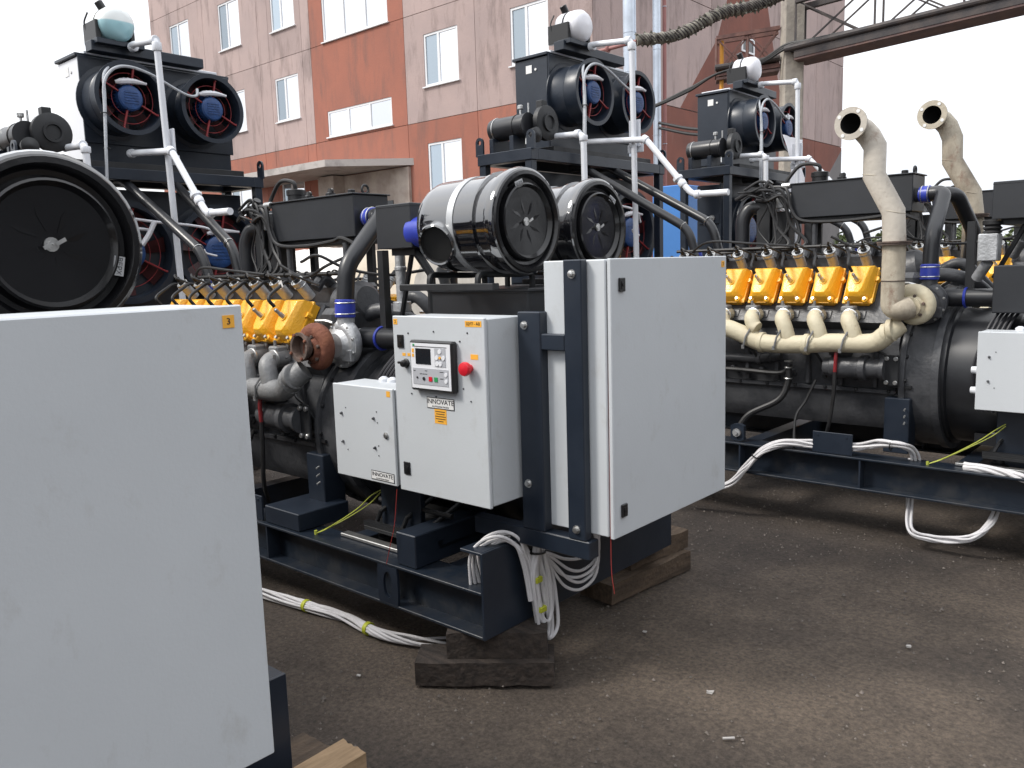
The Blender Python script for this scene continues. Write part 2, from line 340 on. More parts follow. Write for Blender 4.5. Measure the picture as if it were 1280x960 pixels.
# ------------------------------------------------------------------ ground
GZ = -1.63
def ground_mat():
    m = bpy.data.materials.new('dirty_asphalt_yard'); m.use_nodes = True; t = m.node_tree; p = t.nodes['Principled BSDF']; L = t.links.new
    co = t.nodes.new('ShaderNodeTexCoord')
    def noise(sc_, d=6, r=.6, out_='Fac'):
        n = t.nodes.new('ShaderNodeTexNoise'); n.inputs['Scale'].default_value = sc_; n.inputs['Detail'].default_value = d; n.inputs['Roughness'].default_value = r; L(co.outputs['Object'], n.inputs['Vector']); return n.outputs[out_]
    def ramp(f, a, ca, b, cb):
        r = t.nodes.new('ShaderNodeValToRGB'); e = r.color_ramp.elements; e[0].position = a; e[0].color = (*ca, 1); e[1].position = b; e[1].color = (*cb, 1); L(f, r.inputs[0]); return r.outputs[0]
    def mix(f, a, b, typ='MIX'):
        x = t.nodes.new('ShaderNodeMix'); x.data_type = 'RGBA'; x.blend_type = typ
        if isinstance(f, float): x.inputs[0].default_value = f
        else: L(f, x.inputs[0])
        L(a, x.inputs[6]); L(b, x.inputs[7]); return x.outputs[2]
    base = ramp(noise(.9, 8, .65), .33, (.068, .055, .046), .68, (.165, .132, .106))
    fine = ramp(noise(55, 5, .7), .3, (.45, .45, .45), .72, (1.45, 1.42, 1.38))
    c = mix(1.0, base, fine, 'MULTIPLY')
    stain = ramp(noise(.55, 6, .55), .42, (1.12, 1.10, 1.06), .60, (.50, .50, .53))
    c = mix(1.0, c, stain, 'MULTIPLY')
    vo = t.nodes.new('ShaderNodeTexVoronoi'); vo.inputs['Scale'].default_value = 75; L(co.outputs['Object'], vo.inputs['Vector'])
    sp = ramp(vo.outputs['Distance'], .05, (1, 1, 1), .16, (0, 0, 0))
    sel = ramp(noise(38, 2), .63, (0, 0, 0), .72, (.7, .7, .7))
    f2 = mix(1.0, sp, sel, 'MULTIPLY')
    pale = t.nodes.new('ShaderNodeRGB'); pale.outputs[0].default_value = (.19, .165, .145, 1)
    c = mix(f2, c, pale.outputs[0]); L(c, p.inputs['Base Color']); p.inputs['Roughness'].default_value = .92
    b = t.nodes.new('ShaderNodeBump'); b.inputs['Strength'].default_value = 1.0; b.inputs['Distance'].default_value = .02
    b2_ = t.nodes.new('ShaderNodeBump'); b2_.inputs['Strength'].default_value = .7; b2_.inputs['Distance'].default_value = .06
    L(noise(6, 6, .6), b2_.inputs['Height']); L(noise(70, 6, .75), b.inputs['Height']); L(b2_.outputs[0], b.inputs['Normal']); L(b.outputs[0], p.inputs['Normal'])
    return m
M['ground'] = ground_mat()
g = MB(); N = 60
xs = [-8 + 12 * i / N for i in range(N + 1)]; ys = [0 + 9 * i / N for i in range(N + 1)]
XS = [-400, -60, -20] + xs + [20, 120, 400]; YS = [-300, -60, -10] + ys + [20, 60, 400]
from mathutils import noise as mn
for j, y in enumerate(YS):
    for i, x in enumerate(XS):
        h = .018 * (mn.noise(V(x * 1.1, y * 1.1, 0)) ) + .006 * mn.noise(V(x * 5, y * 5, 3)) - .01
        g.v.append(V(x, y, GZ + h))
w = len(XS)
g.f = [(j * w + i, j * w + i + 1, (j + 1) * w + i + 1, (j + 1) * w + i) for j in range(len(YS) - 1) for i in range(w - 1)]
obj('ground', g, 'ground', kind='structure', origin=(0, 0, GZ))
# loose gravel
g = MB()
for k in range(7000):
    x = random.uniform(-5, .6); y = random.uniform(.9, 6.5); r = random.choice([.003, .004, .005, .007]) * random.uniform(.6, 1.2)
    if random.random() < .006: r = .012
    a = random.random() * 6; q = GZ + r * .25
    vs = [(x + r * math.cos(a + t) * random.uniform(.7, 1.2), y + r * math.sin(a + t) * random.uniform(.7, 1.2), q - r * .4) for t in (0, 1.57, 3.14, 4.71)]
    vs += [(x, y, q + r * .7)]
    g.add(vs, [(0, 1, 4), (1, 2, 4), (2, 3, 4), (3, 0, 4)])
obj('gravel', g, 'stone', label='loose gravel and grit scattered over the yard', kind='stuff', cat='gravel')

# ------------------------------------------------------------------ generator set
REF = V(-3.8, 2.88, GZ)
GROUP = 'skid-mounted generator sets parked in a row across the yard'
root1 = empty('generator_set', REF, label='middle generator set with the innovate control cabinet, tall grey cabinet and rusty turbocharger', cat='generator set', group=GROUP)

def box_part(name, mt, par, *b, bev=.004, **kw):
    m = MB(); m.box(*b, bev); return obj(name, m, mt, par, **kw)

def build_frame(rt):
    for y0, y1, face in ((2.18, 2.34, 1), (3.415, 3.575, -1)):
        m = MB(); yc = (y0 + y1) / 2
        m.box(-6.7, -2.112, y0, y1, -1.246, -1.234, .002); m.box(-6.7, -2.112, y0, y1, -1.425, -1.413, .002)
        m.box(-6.7, -2.112, yc - .005, yc + .005, -1.413, -1.246)
        rail = obj('side_rail', m, 'rail', rt)
        for x in (-6.2, -5.2, -4.35, -3.6):
            s = MB(); s.box(x, x + .01, y0 + .004, yc - .005, -1.413, -1.246); obj('stiffener', s, 'steel', rail)
        for x in (-5.9, -2.735):
            s = MB(); s.holed([(u * 1, v) for u, v in rect_ring(.065, .083, 20)], [(u * .62, v * 1.3) for u, v in circ(.045, 20)], (x + .07, y0 - .001, -1.330), X, Z, (0, .012, 0)); obj('lifting_plate', s, 'steel', rail)
    # end beam: channel standing across the near end
    m = MB(); m.box(-2.112, -2.10, 2.18, 3.575, -1.425, -1.075, .002); m.box(-2.22, -2.112, 2.182, 3.573, -1.087, -1.075, .002); m.box(-2.17, -2.112, 2.29, 3.47, -1.425, -1.413)
    obj('end_beam', m, 'steel', rt)
    m = MB(); m.box(-6.7, -6.69, 2.18, 3.575, -1.425, -1.15); obj('end_beam', m, 'steel', rt)
    for x in (-5.6, -4.4, -3.15, -2.48):
        m = MB(); m.box(x, x + .1, 2.27, 3.48, -1.40, -1.25, .003); obj('cross_member', m, 'steel', rt)
    for x0, x1, z0, z1, y1 in ((-2.62, -2.5, -1.232, -1.09, 3.4),):
        box_part('mounting_pad', 'steel', rt, x0, x1, 2.20, y1, z0, z1)
    for x in (-5.0, -3.54):
        box_part('engine_post', 'steel', rt, x, x + .14, 2.41, 2.54, -1.23, -.905)
        m = MB(); m.cyl((x + .07, 2.47, -.905), (x + .07, 2.47, -.84), .02); m.box(x + .0, x + .14, 2.43, 2.6, -.845, -.83); m.bcyl((x + .07, 2.47, -.90), (x + .07, 2.47, -.885), .035); obj('mount_bolt', m, 'dark', rt)
    for z in (-1.0, -.96, -1.04):
        m = MB(); m.cyl((-3.42, 2.4, z), (-3.42, 2.38, z - .008), .005, seg=8); obj('post_screw', m, 'zinc', rt)
    m = MB(); m.box(-3.88, -3.645, 2.20, 2.21, -1.232, -1.105, .002)
    for x in (-3.85, -3.68):
        m.cyl((x, 2.196, -1.125), (x, 2.2, -1.125), .007, seg=8)
    obj('terminal_plate', m, 'steel', rt)
    m = MB(); m.holed(rect_ring(.045, .055, 16), circ(.028, 16), (-4.38, 2.22, -1.175), X, Z, (0, .03, 0)); obj('pump_bracket', m, 'steel', rt)
    m = MB(); m.lathe((-4.38, 2.215, -1.175), -Y, [(0, .026), (.01, .026), (.01, .012), (.02, .012)], 14); obj('drain_pump', m, 'alu', rt)
    # alternator feet
    m = MB(); m.box(-3.0, -2.5, 2.33, 2.72, -1.185, -1.165, .003); m.box(-3.0, -2.5, 2.33, 2.36, -1.165, -1.145); obj('foot_plate', m, 'dark', rt)
    m = MB(); m.box(-3.12, -2.63, 2.285, 2.33, -1.23, -1.215, .002); obj('shim_plate', m, 'zinc', rt)
    for x in (-2.93, -2.57):
        m = MB(); m.lathe((x, 2.42, -1.232), Z, [(0, .05), (.012, .05), (.018, .035), (.04, .035), (.045, .05)], 16); obj('rubber_mount', m, 'rubber', rt)
    m = MB()
    for x in (-2.95, -2.77, -2.6):
        m.tube([(x, 2.37, -1.15), (x + .02, 2.38, -1.1), (x + .06, 2.5, -1.03), (x + .06, 2.6, -1.0)], .011, 8)
    m.tube([(-2.98, 2.42, -1.06), (-2.5, 2.42, -1.06)], .012, 8)
    obj('foot_brace', m, 'dark', rt)

def build_engine(rt):
    cy = 2.88
    half = [(-.30, -1.12), (-.36, -1.02), (-.37, -.88)]
    poly = half + [(-u, v) for u, v in reversed(half)]
    m = MB(); m.prism(poly, (-5.15, cy, 0), Y, Z, X * 1.62)
    for x in (-5.15, -3.53): m.box(x - .01, x + .012, cy - .37, cy + .37, -.92, -.88)
    m.box(-5.16, -3.5, cy - .40, cy + .40, -.895, -.87, .003); obj('oil_pan', m, 'engine', rt)
    half = [(-.36, -.87), (-.40, -.60), (-.36, -.52), (-.42, -.47), (-.24, -.20), (-.05, -.14)]
    poly = half + [(-u, v) for u, v in reversed(half)]
    m = MB(); m.prism(poly, (-5.15, cy, 0), Y, Z, X * 1.66)
    for k in range(8):
        x = -5.05 + k * .2045
        m.obox((x, cy - .395, -.70), X * .012, Y * .02, Z * .16, .004)
        m.bcyl((x + .1, cy - .385, -.79), (x + .1, cy - .415, -.79), .016)
    blk = obj('engine_block', m, 'engine', rt)
    m = MB(); m.tube([(-5.1, 2.46, -.72), (-4.35, 2.46, -.72), (-4.2, 2.47, -.70)], .028, 12); m.bcyl((-4.36, 2.46, -.72), (-4.33, 2.46, -.72), .034); m.bcyl((-4.28, 2.465, -.71), (-4.26, 2.465, -.71), .034); obj('coolant_rail', m, 'engine', rt)
    m = MB()
    for k in range(9):
        x = -5.06 + k * .19; m.bcyl((x, 2.478, -.885), (x, 2.478, -.868), .011, .002, 8)
        m.bcyl((x, 2.46, -.81), (x, 2.475, -.81), .014, .002, 8)
    obj('pan_bolts', m, 'dark', rt, kind='stuff')
    # starter motor
    m = MB(); m.lathe((-3.90, 2.40, -.735), X, [(0, .035), (.01, .055), (.05, .06), (.055, .068), (.22, .068), (.225, .078), (.26, .078), (.265, .06), (.34, .055), (.34, .068), (.365, .068)], 20)
    m.lathe((-3.86, 2.40, -.64), X, [(0, .03), (.12, .035), (.13, .02)], 14)
    st = obj('starter_motor', m, 'engine', rt)
    m = MB(); m.box(-3.54, -3.46, 2.385, 2.40, -.83, -.65, .004); obj('starter_bracket', m, 'dark', rt)
    m = MB()
    for x in (-3.525, -3.475):
        for z in (-.81, -.67): m.bcyl((x, 2.386, z), (x, 2.372, z), .013, .002, 8)
    obj('bracket_bolts', m, 'zinc', rt, kind='stuff')
    m = MB(); m.tube(spl([(-3.80, 2.33, -.63), (-3.80, 2.325, -.68), (-3.805, 2.33, -.76)]), .011, 8); obj('red_boot', m, 'red', rt)
    m = MB(); m.tube(spl([(-3.805, 2.33, -.76), (-3.81, 2.33, -.9), (-3.84, 2.34, -1.1), (-3.9, 2.4, -1.22)]), .012, 8); obj('starter_cable', m, 'rubber', rt)
    m = MB(); m.tube(spl([(-5.0, 2.44, -.80), (-4.5, 2.43, -.795), (-4.2, 2.42, -.80), (-4.13, 2.42, -.76)]), .016, 8); m.tube(spl([(-4.13, 2.42, -.74), (-4.13, 2.41, -.86), (-4.18, 2.38, -.97), (-4.35, 2.33, -1.07), (-4.42, 2.3, -1.18)]), .02, 10)
    obj('drain_hose', m, 'rubber', rt)
    m = MB()
    for z in (-.72, -.76, -.83): m.torus((-4.13, 2.415, z), Z, .023, .005, 14, 6)
    obj('hose_clamp', m, 'zinc', rt)
    m = MB(); m.tube(spl([(-3.93, 2.36, -.82), (-3.98, 2.33, -.95), (-4.02, 2.28, -1.05), (-4.0, 2.21, -1.24)]), .008, 8); obj('sensor_cable', m, 'rubber', rt)
    # flywheel housing and alternator
    m = MB(); m.lathe((-3.50, cy, -.80), X, [(0, .40), (.03, .46), (.06, .46), (.06, .44), (.20, .44), (.20, .455), (.24, .455)], 40); fh = obj('flywheel_housing', m, 'engine', rt)
    m = MB()
    for k in range(20):
        a = 2 * math.pi * k / 20; yy, zz = cy + .445 * math.cos(a), -.80 + .445 * math.sin(a); m.bcyl((-3.445, yy, zz), (-3.43, yy, zz), .011, .002, 8)
    obj('housing_bolts', m, 'dark', fh, kind='stuff')
    m = MB(); m.lathe((-3.26, cy, -.80), X, [(0, .42), (.02, .42), (.03, .40), (.32, .40), (.34, .385), (.62, .385), (.64, .40), (.70, .40), (.72, .37), (1.0, .36), (1.03, .30)], 40)
    m.box(-3.1, -2.6, cy - .28, cy + .28, -1.165, -1.1)
    obj('alternator', m, 'tubeblk', rt)
    m = MB()
    for k in range(5):
        dx = k * .024; m.tube(spl([(-2.98 + dx, 2.60, -.36), (-3.04 + dx, 2.50, -.50), (-3.09 + dx, 2.45, -.72), (-3.06 + dx, 2.47, -.95)]), .008, 7)
    obj('power_cables', m, 'ink', rt)
    # terminal box on the alternator
    m = MB(); m.box(-2.76, -2.19, 2.60, 3.2, -.50, -.10, .004); m.box(-2.775, -2.175, 2.585, 3.215, -.10, -.088, .002); m.box(-2.765, -2.185, 2.594, 3.206, -.106, -.10)
    obj('terminal_box', m, 'box_grey', rt)

ES, EN = V(0, .515, .857), V(0, -.857, .515)
def mirror(v): return V(v.x, -v.y, v.z)
def build_heads(rt):
    for side in (1, -1):
        def T(v): return v if side == 1 else mirror(v)
        cm = MB(); EC = V(0, -.66, .75)
        b = -.125
        L1 = [(-.084, -.075), (-.056, -.105), (.052, -.105), (.081, -.075), (.081, .125), (-.084, .125)]
        L2 = [(-.062, -.060), (-.044, -.092), (.030, -.092), (.050, -.060), (.076, .115), (-.074, .115)]
        L3 = [(-.050, -.048), (-.034, -.076), (.018, -.076), (.034, -.048), (.058, .096), (-.058, .096)]
        vs = []
        for L_, h in ((L1, b), (L1, -.072), (L2, -.022), (L3, .002)): vs += [T(X * u + ES * v + EN * h) for u, v in L_]
        cm.add(vs, [tuple(range(6)), tuple(range(18, 24))] + [(6 * l + k, 6 * l + (k + 1) % 6, 6 * l + 6 + (k + 1) % 6, 6 * l + 6 + k) for l in range(3) for k in range(6)])
        cm.add([T(X * u + ES * v + EN * h) for h in (-.085, -.072) for u, v in ((-.09, -.112), (.087, -.112), (.087, .132), (-.09, .132))], [(0, 1, 2, 3), (4, 5, 6, 7), (0, 1, 5, 4), (1, 2, 6, 5), (2, 3, 7, 6), (3, 0, 4, 7)])
        body = cm; cm = MB()
        for sx in (-.055, .05):
            cm.lathe(T(X * sx + ES * -.100 + EN * -.075), T(EN), [(0, .018), (.03, .018), (.034, .012)], 8)
        cm.lathe(T(ES * .0), T(EN), [(0, .024), (.008, .022)], 14)
        cm.lathe(T(X * .085 + ES * .05 + EN * -.09), T(EN), [(0, .018), (.03, .016)], 8)
        cme = to_mesh('cylinder_head_cover', body, 'yellow', V(0, 0, 0), 50, .004); cbe = to_mesh('cover_boss', cm, 'yellow', V(0, 0, 0))
        pl = MB(); pl.lathe(T(EN * .006), T(EN + V(-.25, 0, .35)), [(0, .013), (.025, .013), (.025, .010), (.055, .010), (.06, .006)], 10); ple = to_mesh('spark_plug_stub', pl, 'zinc', V(0, 0, 0))
        bt = MB()
        for sx in (-.055, .05): bt.lathe(T(X * sx + ES * -.100 + EN * -.043), T(EN), [(0, .009), (.014, .009)], 6)
        bte = to_mesh('cover_bolts', bt, 'zinc', V(0, 0, 0))
        hd = MB(); hd.obox(T(EN * -.20), X * .097, T(ES * .15), T(EN * .072), .01); hd.obox(T(EN * -.17 + ES * -.165), X * .05, T(ES * .03), T(EN * .05), .006)
        hde = to_mesh('cylinder_head', hd, 'engine', V(0, 0, 0))
        co = MB(); co.lathe(T(V(0, .17, .095)), T(EC), [(0, .031), (.10, .031), (.10, .034), (.115, .034), (.115, .026)], 16); coe = to_mesh('ignition_coil', co, 'alu', V(0, 0, 0))
        cc = MB(); q = V(0, .17, .095) + EC * .115; cc.lathe(T(q), T(EC), [(0, .018), (.02, .018), (.022, .014), (.05, .012)], 10)
        cc.tube([T(q + V(*p)) for p in spl([EC * .045, EC * .075 + V(.01, 0, 0), EN * .07 + V(.05, .0, .0), V(.10, .0, .0), V(.15, .03, -.02)])], .006, 6)
        cce = to_mesh('coil_plug', cc, 'rubber', V(0, 0, 0))
        rg = MB(); rg.torus(T(V(0, .17, .095) + EC * .118), T(EC), .033, .004, 16, 6); rg.torus(T(V(0, .17, .095) + EC * .09), T(EC), .033, .0035, 16, 6); rge = to_mesh('coil_clamp', rg, 'zinc', V(0, 0, 0))
        ld = MB()
        ld.tube([T(V(*p)) for p in spl([EN * .05 + V(-.018, 0, .03), EN * .075 + V(-.032, 0, .065), V(-.06, .02, .155), V(-.10, .10, .18), V(-.12, .19, .14)])], .0095, 7)
        lde = to_mesh('spark_plug_lead', ld, 'rubber', V(0, 0, 0))
        for i in range(7):
            x = -3.735 - .2045 * i; c = V(x, 2.88 - side * .415, -.222)
            cv = inst('cylinder_head_cover', cme, rt, c)
            inst('spark_plug_stub', ple, cv, c); inst('cover_bolts', bte, cv, c, kind='stuff'); inst('cover_boss', cbe, cv, c, kind='stuff')
            inst('cylinder_head', hde, rt, c); cl = inst('ignition_coil', coe, rt, c); inst('coil_plug', cce, cl, c); inst('coil_clamp', rge, cl, c, kind='stuff'); inst('spark_plug_lead', lde, rt, c)
    # valley: intake manifold and wiring rail
    m = MB(); m.box(-5.1, -3.6, 2.76, 3.0, -.2, -.06, .02)
    for i in range(7):
        x = -3.748 - .2045 * i; m.tube(spl([(x, 2.82, -.1), (x, 2.74, -.03), (x, 2.68, -.08)], 4), .03, 10)
    obj('intake_manifold', m, 'engine', rt)
    m = MB(); m.cyl((-5.1, 2.70, -.005), (-3.5, 2.70, -.005), .011, seg=8)
    for i in range(8): m.torus((-3.65 - .2 * i, 2.70, -.005), X, .014, .004, 10, 5)
    obj('wiring_rail', m, 'rubber', rt)
    m = MB(); m.tube(spl([(-3.75, 2.6, .06), (-3.6, 2.6, .09), (-3.5, 2.7, .02), (-3.3, 2.8, -.02), (-3.0, 2.8, .0)]), .008, 7); m.tube(spl([(-3.95, 2.6, .05), (-3.8, 2.65, -.02), (-3.6, 2.66, .04), (-3.55, 2.8, .1)]), .008, 7)
    m.tube(spl([(-5.0, 2.66, -.05), (-4.8, 2.6, .05), (-4.5, 2.62, .03), (-4.2, 2.66, .0)]), .008, 7)
    obj('ignition_harness', m, 'rubber', rt)
    # front gear housing bits between engine and turbo
    m = MB(); m.lathe((-3.62, 2.78, -.20), V(1, 0, .25), [(0, .11), (.03, .13), (.16, .12), (.20, .08)], 22); m.box(-3.56, -3.42, 2.55, 2.95, -.48, -.18, .03)
    m.tube(spl([(-3.5, 2.75, -.25), (-3.35, 2.8, -.2), (-3.2, 2.85, -.25), (-3.1, 3.0, -.38)]), .04, 14)
    m.tube(spl([(-3.45, 3.0, -.2), (-3.3, 3.0, -.14), (-3.15, 3.05, -.3)]), .035, 14)
    obj('gear_housing', m, 'engine', rt)
    m = MB(); m.cyl((-3.02, 2.95, -.10), (-2.97, 2.88, -.02), .028); m.bcyl((-2.98, 2.9, -.04), (-2.955, 2.865, -.0), .034); obj('filler_neck', m, 'alu', rt)

def build_harness(rt):
    rnd = random.Random(21)
    for k in range(9):
        m = MB(); x0 = -4.62 + rnd.uniform(-.1, .1); z0 = .36 + rnd.uniform(-.04, .05)
        m.tube(spl([(x0, 2.80 + rnd.uniform(-.03, .05), z0), (x0 + .12, 2.77 + rnd.uniform(-.03, .03), z0 + rnd.uniform(-.02, .06)), (x0 + .22, 2.78, z0 + rnd.uniform(-.06, .03)), (x0 + .24 + rnd.uniform(-.1, .1), 2.79, z0 - .2), (x0 + .2 + rnd.uniform(-.1, .2), 2.75, .0), (x0 + rnd.uniform(-.1, .3), 2.70, -.03)]), rnd.choice((.006, .009, .012)), 7)
        obj('wiring_loop', m, 'rubber', rt)
    m = MB(); m.cyl((-4.50, 2.80, .37), (-4.44, 2.80, .44), .022); m.torus((-4.50, 2.80, .40), X, .03, .008, 14, 6); obj('hose_fitting', m, 'blackp', rt)
    m = MB(); m.bcyl((-4.36, 2.80, .40), (-4.30, 2.80, .40), .02); obj('hose_fitting', m, 'zinc', rt)
    # small pipes and fittings along the block under the manifold
    for k in range(4):
        x = -4.9 + k * .42; m = MB(); m.tube(spl([(x, 2.46, -.56), (x + .03, 2.42, -.62), (x + .10, 2.42, -.66), (x + .14, 2.45, -.74)]), .008, 7); m.bcyl((x + .14, 2.47, -.74), (x + .14, 2.44, -.74), .014, .002, 8); obj('oil_line', m, 'dark', rt)
def build_air(rt):
    # two air filters with axis along the machine
    prof = [(-.505, .095), (-.49, .145), (-.46, .178), (-.43, .19), (-.40, .193), (-.25, .195), (-.125, .197), (-.122, .207), (-.110, .207), (-.106, .197), (-.055, .200), (-.045, .212), (-.015, .217), (0, .212), (.006, .200)]
    cov = [(.0, .208), (.010, .200), (.012, .186), (.0, .178), (-.012, .172), (-.014, .160), (.008, .152), (.012, .146), (-.004, .135), (-.010, .03), (-.010, 0)]
    for yc, zc in ((2.592, .18), (3.088, .165)):
        o = V(-2.176, yc, zc)
        m = MB(); m.lathe(o, X, prof, 48, cap1=False)
        fl = obj('air_filter', m, 'gloss', rt, origin=o)
        m = MB(); m.lathe(o, X, cov, 48, cap0=False, cap1=False)
        for k in range(8):
            a = 2 * math.pi * (k + .3) / 8; u = V(0, math.cos(a), math.sin(a)); w_ = X.cross(u)
            m.add([o + u * .03 + X * -.0085, o + u * .07 + w_ * .010 + X * -.0062, o + u * .10 + w_ * .007 + X * -.006, o + u * .112 + X * -.0075, o + u * .10 - w_ * .008 + X * -.0066, o + u * .06 - w_ * .007 + X * -.0085], [(0, 1, 2, 3, 4, 5)])
        cvr = obj('end_cover', m, 'dish', fl, origin=o)
        m = MB(); m.lathe(o + X * -.008, X, [(0, .017), (.004, .017), (.004, .009), (.010, .009), (.010, .003), (.018, .003)], 14); m.obox(o + V(.006, .017, .006), X * .0015, V(0, .011, .006), V(0, -.002, .004)); m.obox(o + V(.006, -.014, -.005), X * .0015, V(0, .008, .004), V(0, -.002, .004)); obj('wing_nut', m, 'zinc', fl)
        ang = {2.592: math.radians(110), 3.088: math.radians(52)}[yc]
        p = o + V(.007, .155 * math.cos(ang) * .62 / .62, .155 * math.sin(ang))
        u = V(0, math.cos(.35), math.sin(.35)) if yc < 3 else V(0, math.cos(-.5), math.sin(-.5)); w_ = X.cross(u)
        m = MB(); m.obox(p, X * .001, u * .024, w_ * .013); lb = obj('cover_label', m, 'strap', fl)
        text('label_text', 'ВЕРХ', .017, p + X * .0012, u, w_, 'ink', lb)
        m = MB(); m.lathe(V(-2.44, yc, zc), X, [(0, .192), (.0, .1985), (.035, .1985), (.035, .192)], 48, False, False); obj('strap', m, 'strap', fl)
        # side port
        d = V(.15, -.93, -.32).normalized(); q = V(-2.525, yc, zc - .01)
        m = MB(); m.lathe(q + d * .13, d, [(0, .098), (.05, .088), (.085, .083), (.094, .088), (.10, .083), (.096, .076), (.06, .074)], 30, False, False); ip = obj('inlet_port', m, 'gloss', fl)
        m = MB(); m.lathe(q + d * .13, d, [(.095, .0755), (.080, .074), (.076, 0)], 26, False, False); obj('port_bore', m, 'soot_bore_shade', ip)  # black disc paints in the shade inside the open port
        m = MB(); m.lathe((-2.85, yc, zc - .01), X, [(0, .055), (.0, .065), (.02, .068), (.16, .068), (.19, .066), (.19, .055)], 28); obj('filter_hose', m, 'hose_blue', rt)
        yb = yc - .05
        m = MB(); m.box(-3.055, -2.815, yb, yb + .22, .10, .30, .003); m.box(-3.057, -2.813, yb - .002, yb + .222, .287, .29)
        obj('intake_box', m, 'box_grey', rt)
        # saddle
        for x in (-2.58, -2.30):
            m = MB(); m.tube(arc([(x, yc - .17, -.09), (x, yc - .17, -.02), (x, yc - .1, -.025), (x, yc + .1, -.03), (x, yc + .17, -.02), (x, yc + .17, -.09)], .05), .013, 8); obj('filter_saddle', m, 'dark', rt)
    for y in (2.40, 3.22):
        m = MB(); m.box(-2.75, -2.2, y, y + .04, -.088, -.06, .003); obj('saddle_rail', m, 'dark', rt)
    m = MB(); m.tube([(-2.90, 2.62, .08), (-3.06, 2.68, -.22)], .013, 6); m.tube([(-2.87, 2.62, .08), (-2.80, 2.64, -.02), (-2.80, 2.64, -.3)], .02, 6); m.box(-3.02, -2.86, 2.6, 3.15, .07, .10); m.box(-3.20, -3.16, 2.66, 2.70, -.3, .10)
    obj('intake_bracket', m, 'dark', rt)
    # charge air cooler
    m = MB(); m.box(-4.30, -3.54, 2.80, 3.04, .185, .405, .004)
    m.box(-4.31, -3.53, 2.79, 3.05, .405, .413, .002)
    ic = obj('charge_air_cooler', m, 'box_grey', rt)
    m = MB(); m.box(-4.26, -3.56, 2.83, 3.02, .15, .185, .003); obj('cooler_base', m, 'dark', rt)
    for x in (-3.98, -3.78):
        m = MB(); m.lathe((x, 2.84, .413), Z, [(0, .028), (.015, .028), (.02, .018), (.04, .014)], 10); m.torus((x + .01, 2.84, .44), Y, .012, .005, 10, 5); obj('cooler_cap', m, 'blackp', ic)
    m = MB(); m.bcyl((-3.60, 2.84, .413), (-3.60, 2.84, .435), .02); obj('cooler_plug', m, 'blackp', ic)
    m = MB(); m.torus((-3.56, 2.90, .435), X, .022, .007, 14, 6); obj('lifting_eye', m, 'dark', ic)
    m = MB(); m.lathe((-4.13, 2.86, .413), Z, [(0, .05), (.03, .05), (.032, .056), (.06, .056), (.065, .04)], 16); obj('crankcase_breather', m, 'blackp', ic)
    m = MB(); m.tube(spl([(-4.13, 2.86, .47), (-4.14, 2.85, .52), (-4.25, 2.84, .53), (-4.33, 2.83, .45), (-4.38, 2.83, .38)]), .012, 8); obj('breather_hose', m, 'rubber', rt)
    for x, y in ((-4.19, 2.84), (-3.66, 2.84), (-4.19, 3.0), (-3.66, 3.0)):
        m = MB(); m.box(x - .025, x + .025, y - .015, y + .015, -.16, .15, .002); obj('cooler_leg', m, 'dark', rt)
    for x in (-4.13, -3.61):
        m = MB(); m.cyl((x, 2.79, -.12), (x, 2.79, .155), .017); obj('support_tube', m, 'engine', rt)
    m = MB(); m.tube(spl([(-4.52, 2.80, .40), (-4.36, 2.79, .395), (-4.31, 2.775, .36), (-4.28, 2.77, .24), (-4.2, 2.77, .165), (-3.95, 2.77, .15), (-3.7, 2.77, .165), (-3.62, 2.775, .18), (-3.5, 2.80, .13)]), .011, 8); obj('cooler_hose', m, 'rubber', rt)
    m = MB(); m.box(-4.43, -4.36, 2.82, 2.88, .26, .36, .004); m.box(-4.42, -4.37, 2.83, 2.88, .36, .375); obj('ignition_module', m, 'alu', rt)
    # charge air pipe down to the compressor
    m = MB(); m.cyl((-3.54, 2.88, .283), (-3.44, 2.865, .283), .043, seg=18); obj('cooler_spigot', m, 'engine', rt)
    m = MB(); m.lathe((-3.515, 2.875, .283), V(1, -.15, 0), [(0, .046), (.004, .05), (.056, .05), (.06, .046)], 24); obj('hose_coupling', m, 'hose_blue', rt)
    m = MB(); m.torus((-3.505, 2.874, .283), X, .05, .0035, 22, 6); m.torus((-3.465, 2.868, .283), X, .05, .0035, 22, 6); obj('coupling_clamp', m, 'zinc', rt)
    m = MB(); m.tube(arc([(-3.47, 2.87, .283), (-3.38, 2.855, .285), (-3.365, 2.60, .03), (-3.365, 2.575, -.17)], .06, 8), .044, 20); obj('charge_pipe', m, 'tubeblk', rt)
    m = MB(); m.lathe((-3.365, 2.577, -.135), V(0, -.06, -1), [(0, .046), (.004, .051), (.085, .051), (.09, .046)], 24); obj('hose_coupling', m, 'hose_blue', rt)
    m = MB(); m.torus((-3.365, 2.576, -.15), Z, .051, .0035, 22, 6); m.torus((-3.365, 2.573, -.205), Z, .051, .0035, 22, 6); obj('coupling_clamp', m, 'zinc', rt)
    # far bank pipe
    m = MB(); m.tube(arc([(-3.47, 2.98, .283), (-3.35, 3.0, .285), (-3.30, 3.25, .05), (-3.33, 3.28, -.2)], .06, 8), .044, 16); obj('charge_pipe', m, 'tubeblk', rt)
    # compressor inlet tube
    m = MB(); m.tube(arc([(-3.33, 2.66, -.33), (-2.95, 2.66, -.33), (-2.5, 2.66, -.35)], .05), .052, 20); obj('compressor_inlet_pipe', m, 'tubeblk', rt)
    m = MB(); m.torus((-3.19, 2.66, -.33), X, .054, .008, 22, 6); obj('inlet_clamp', m, 'hose_blue', rt)

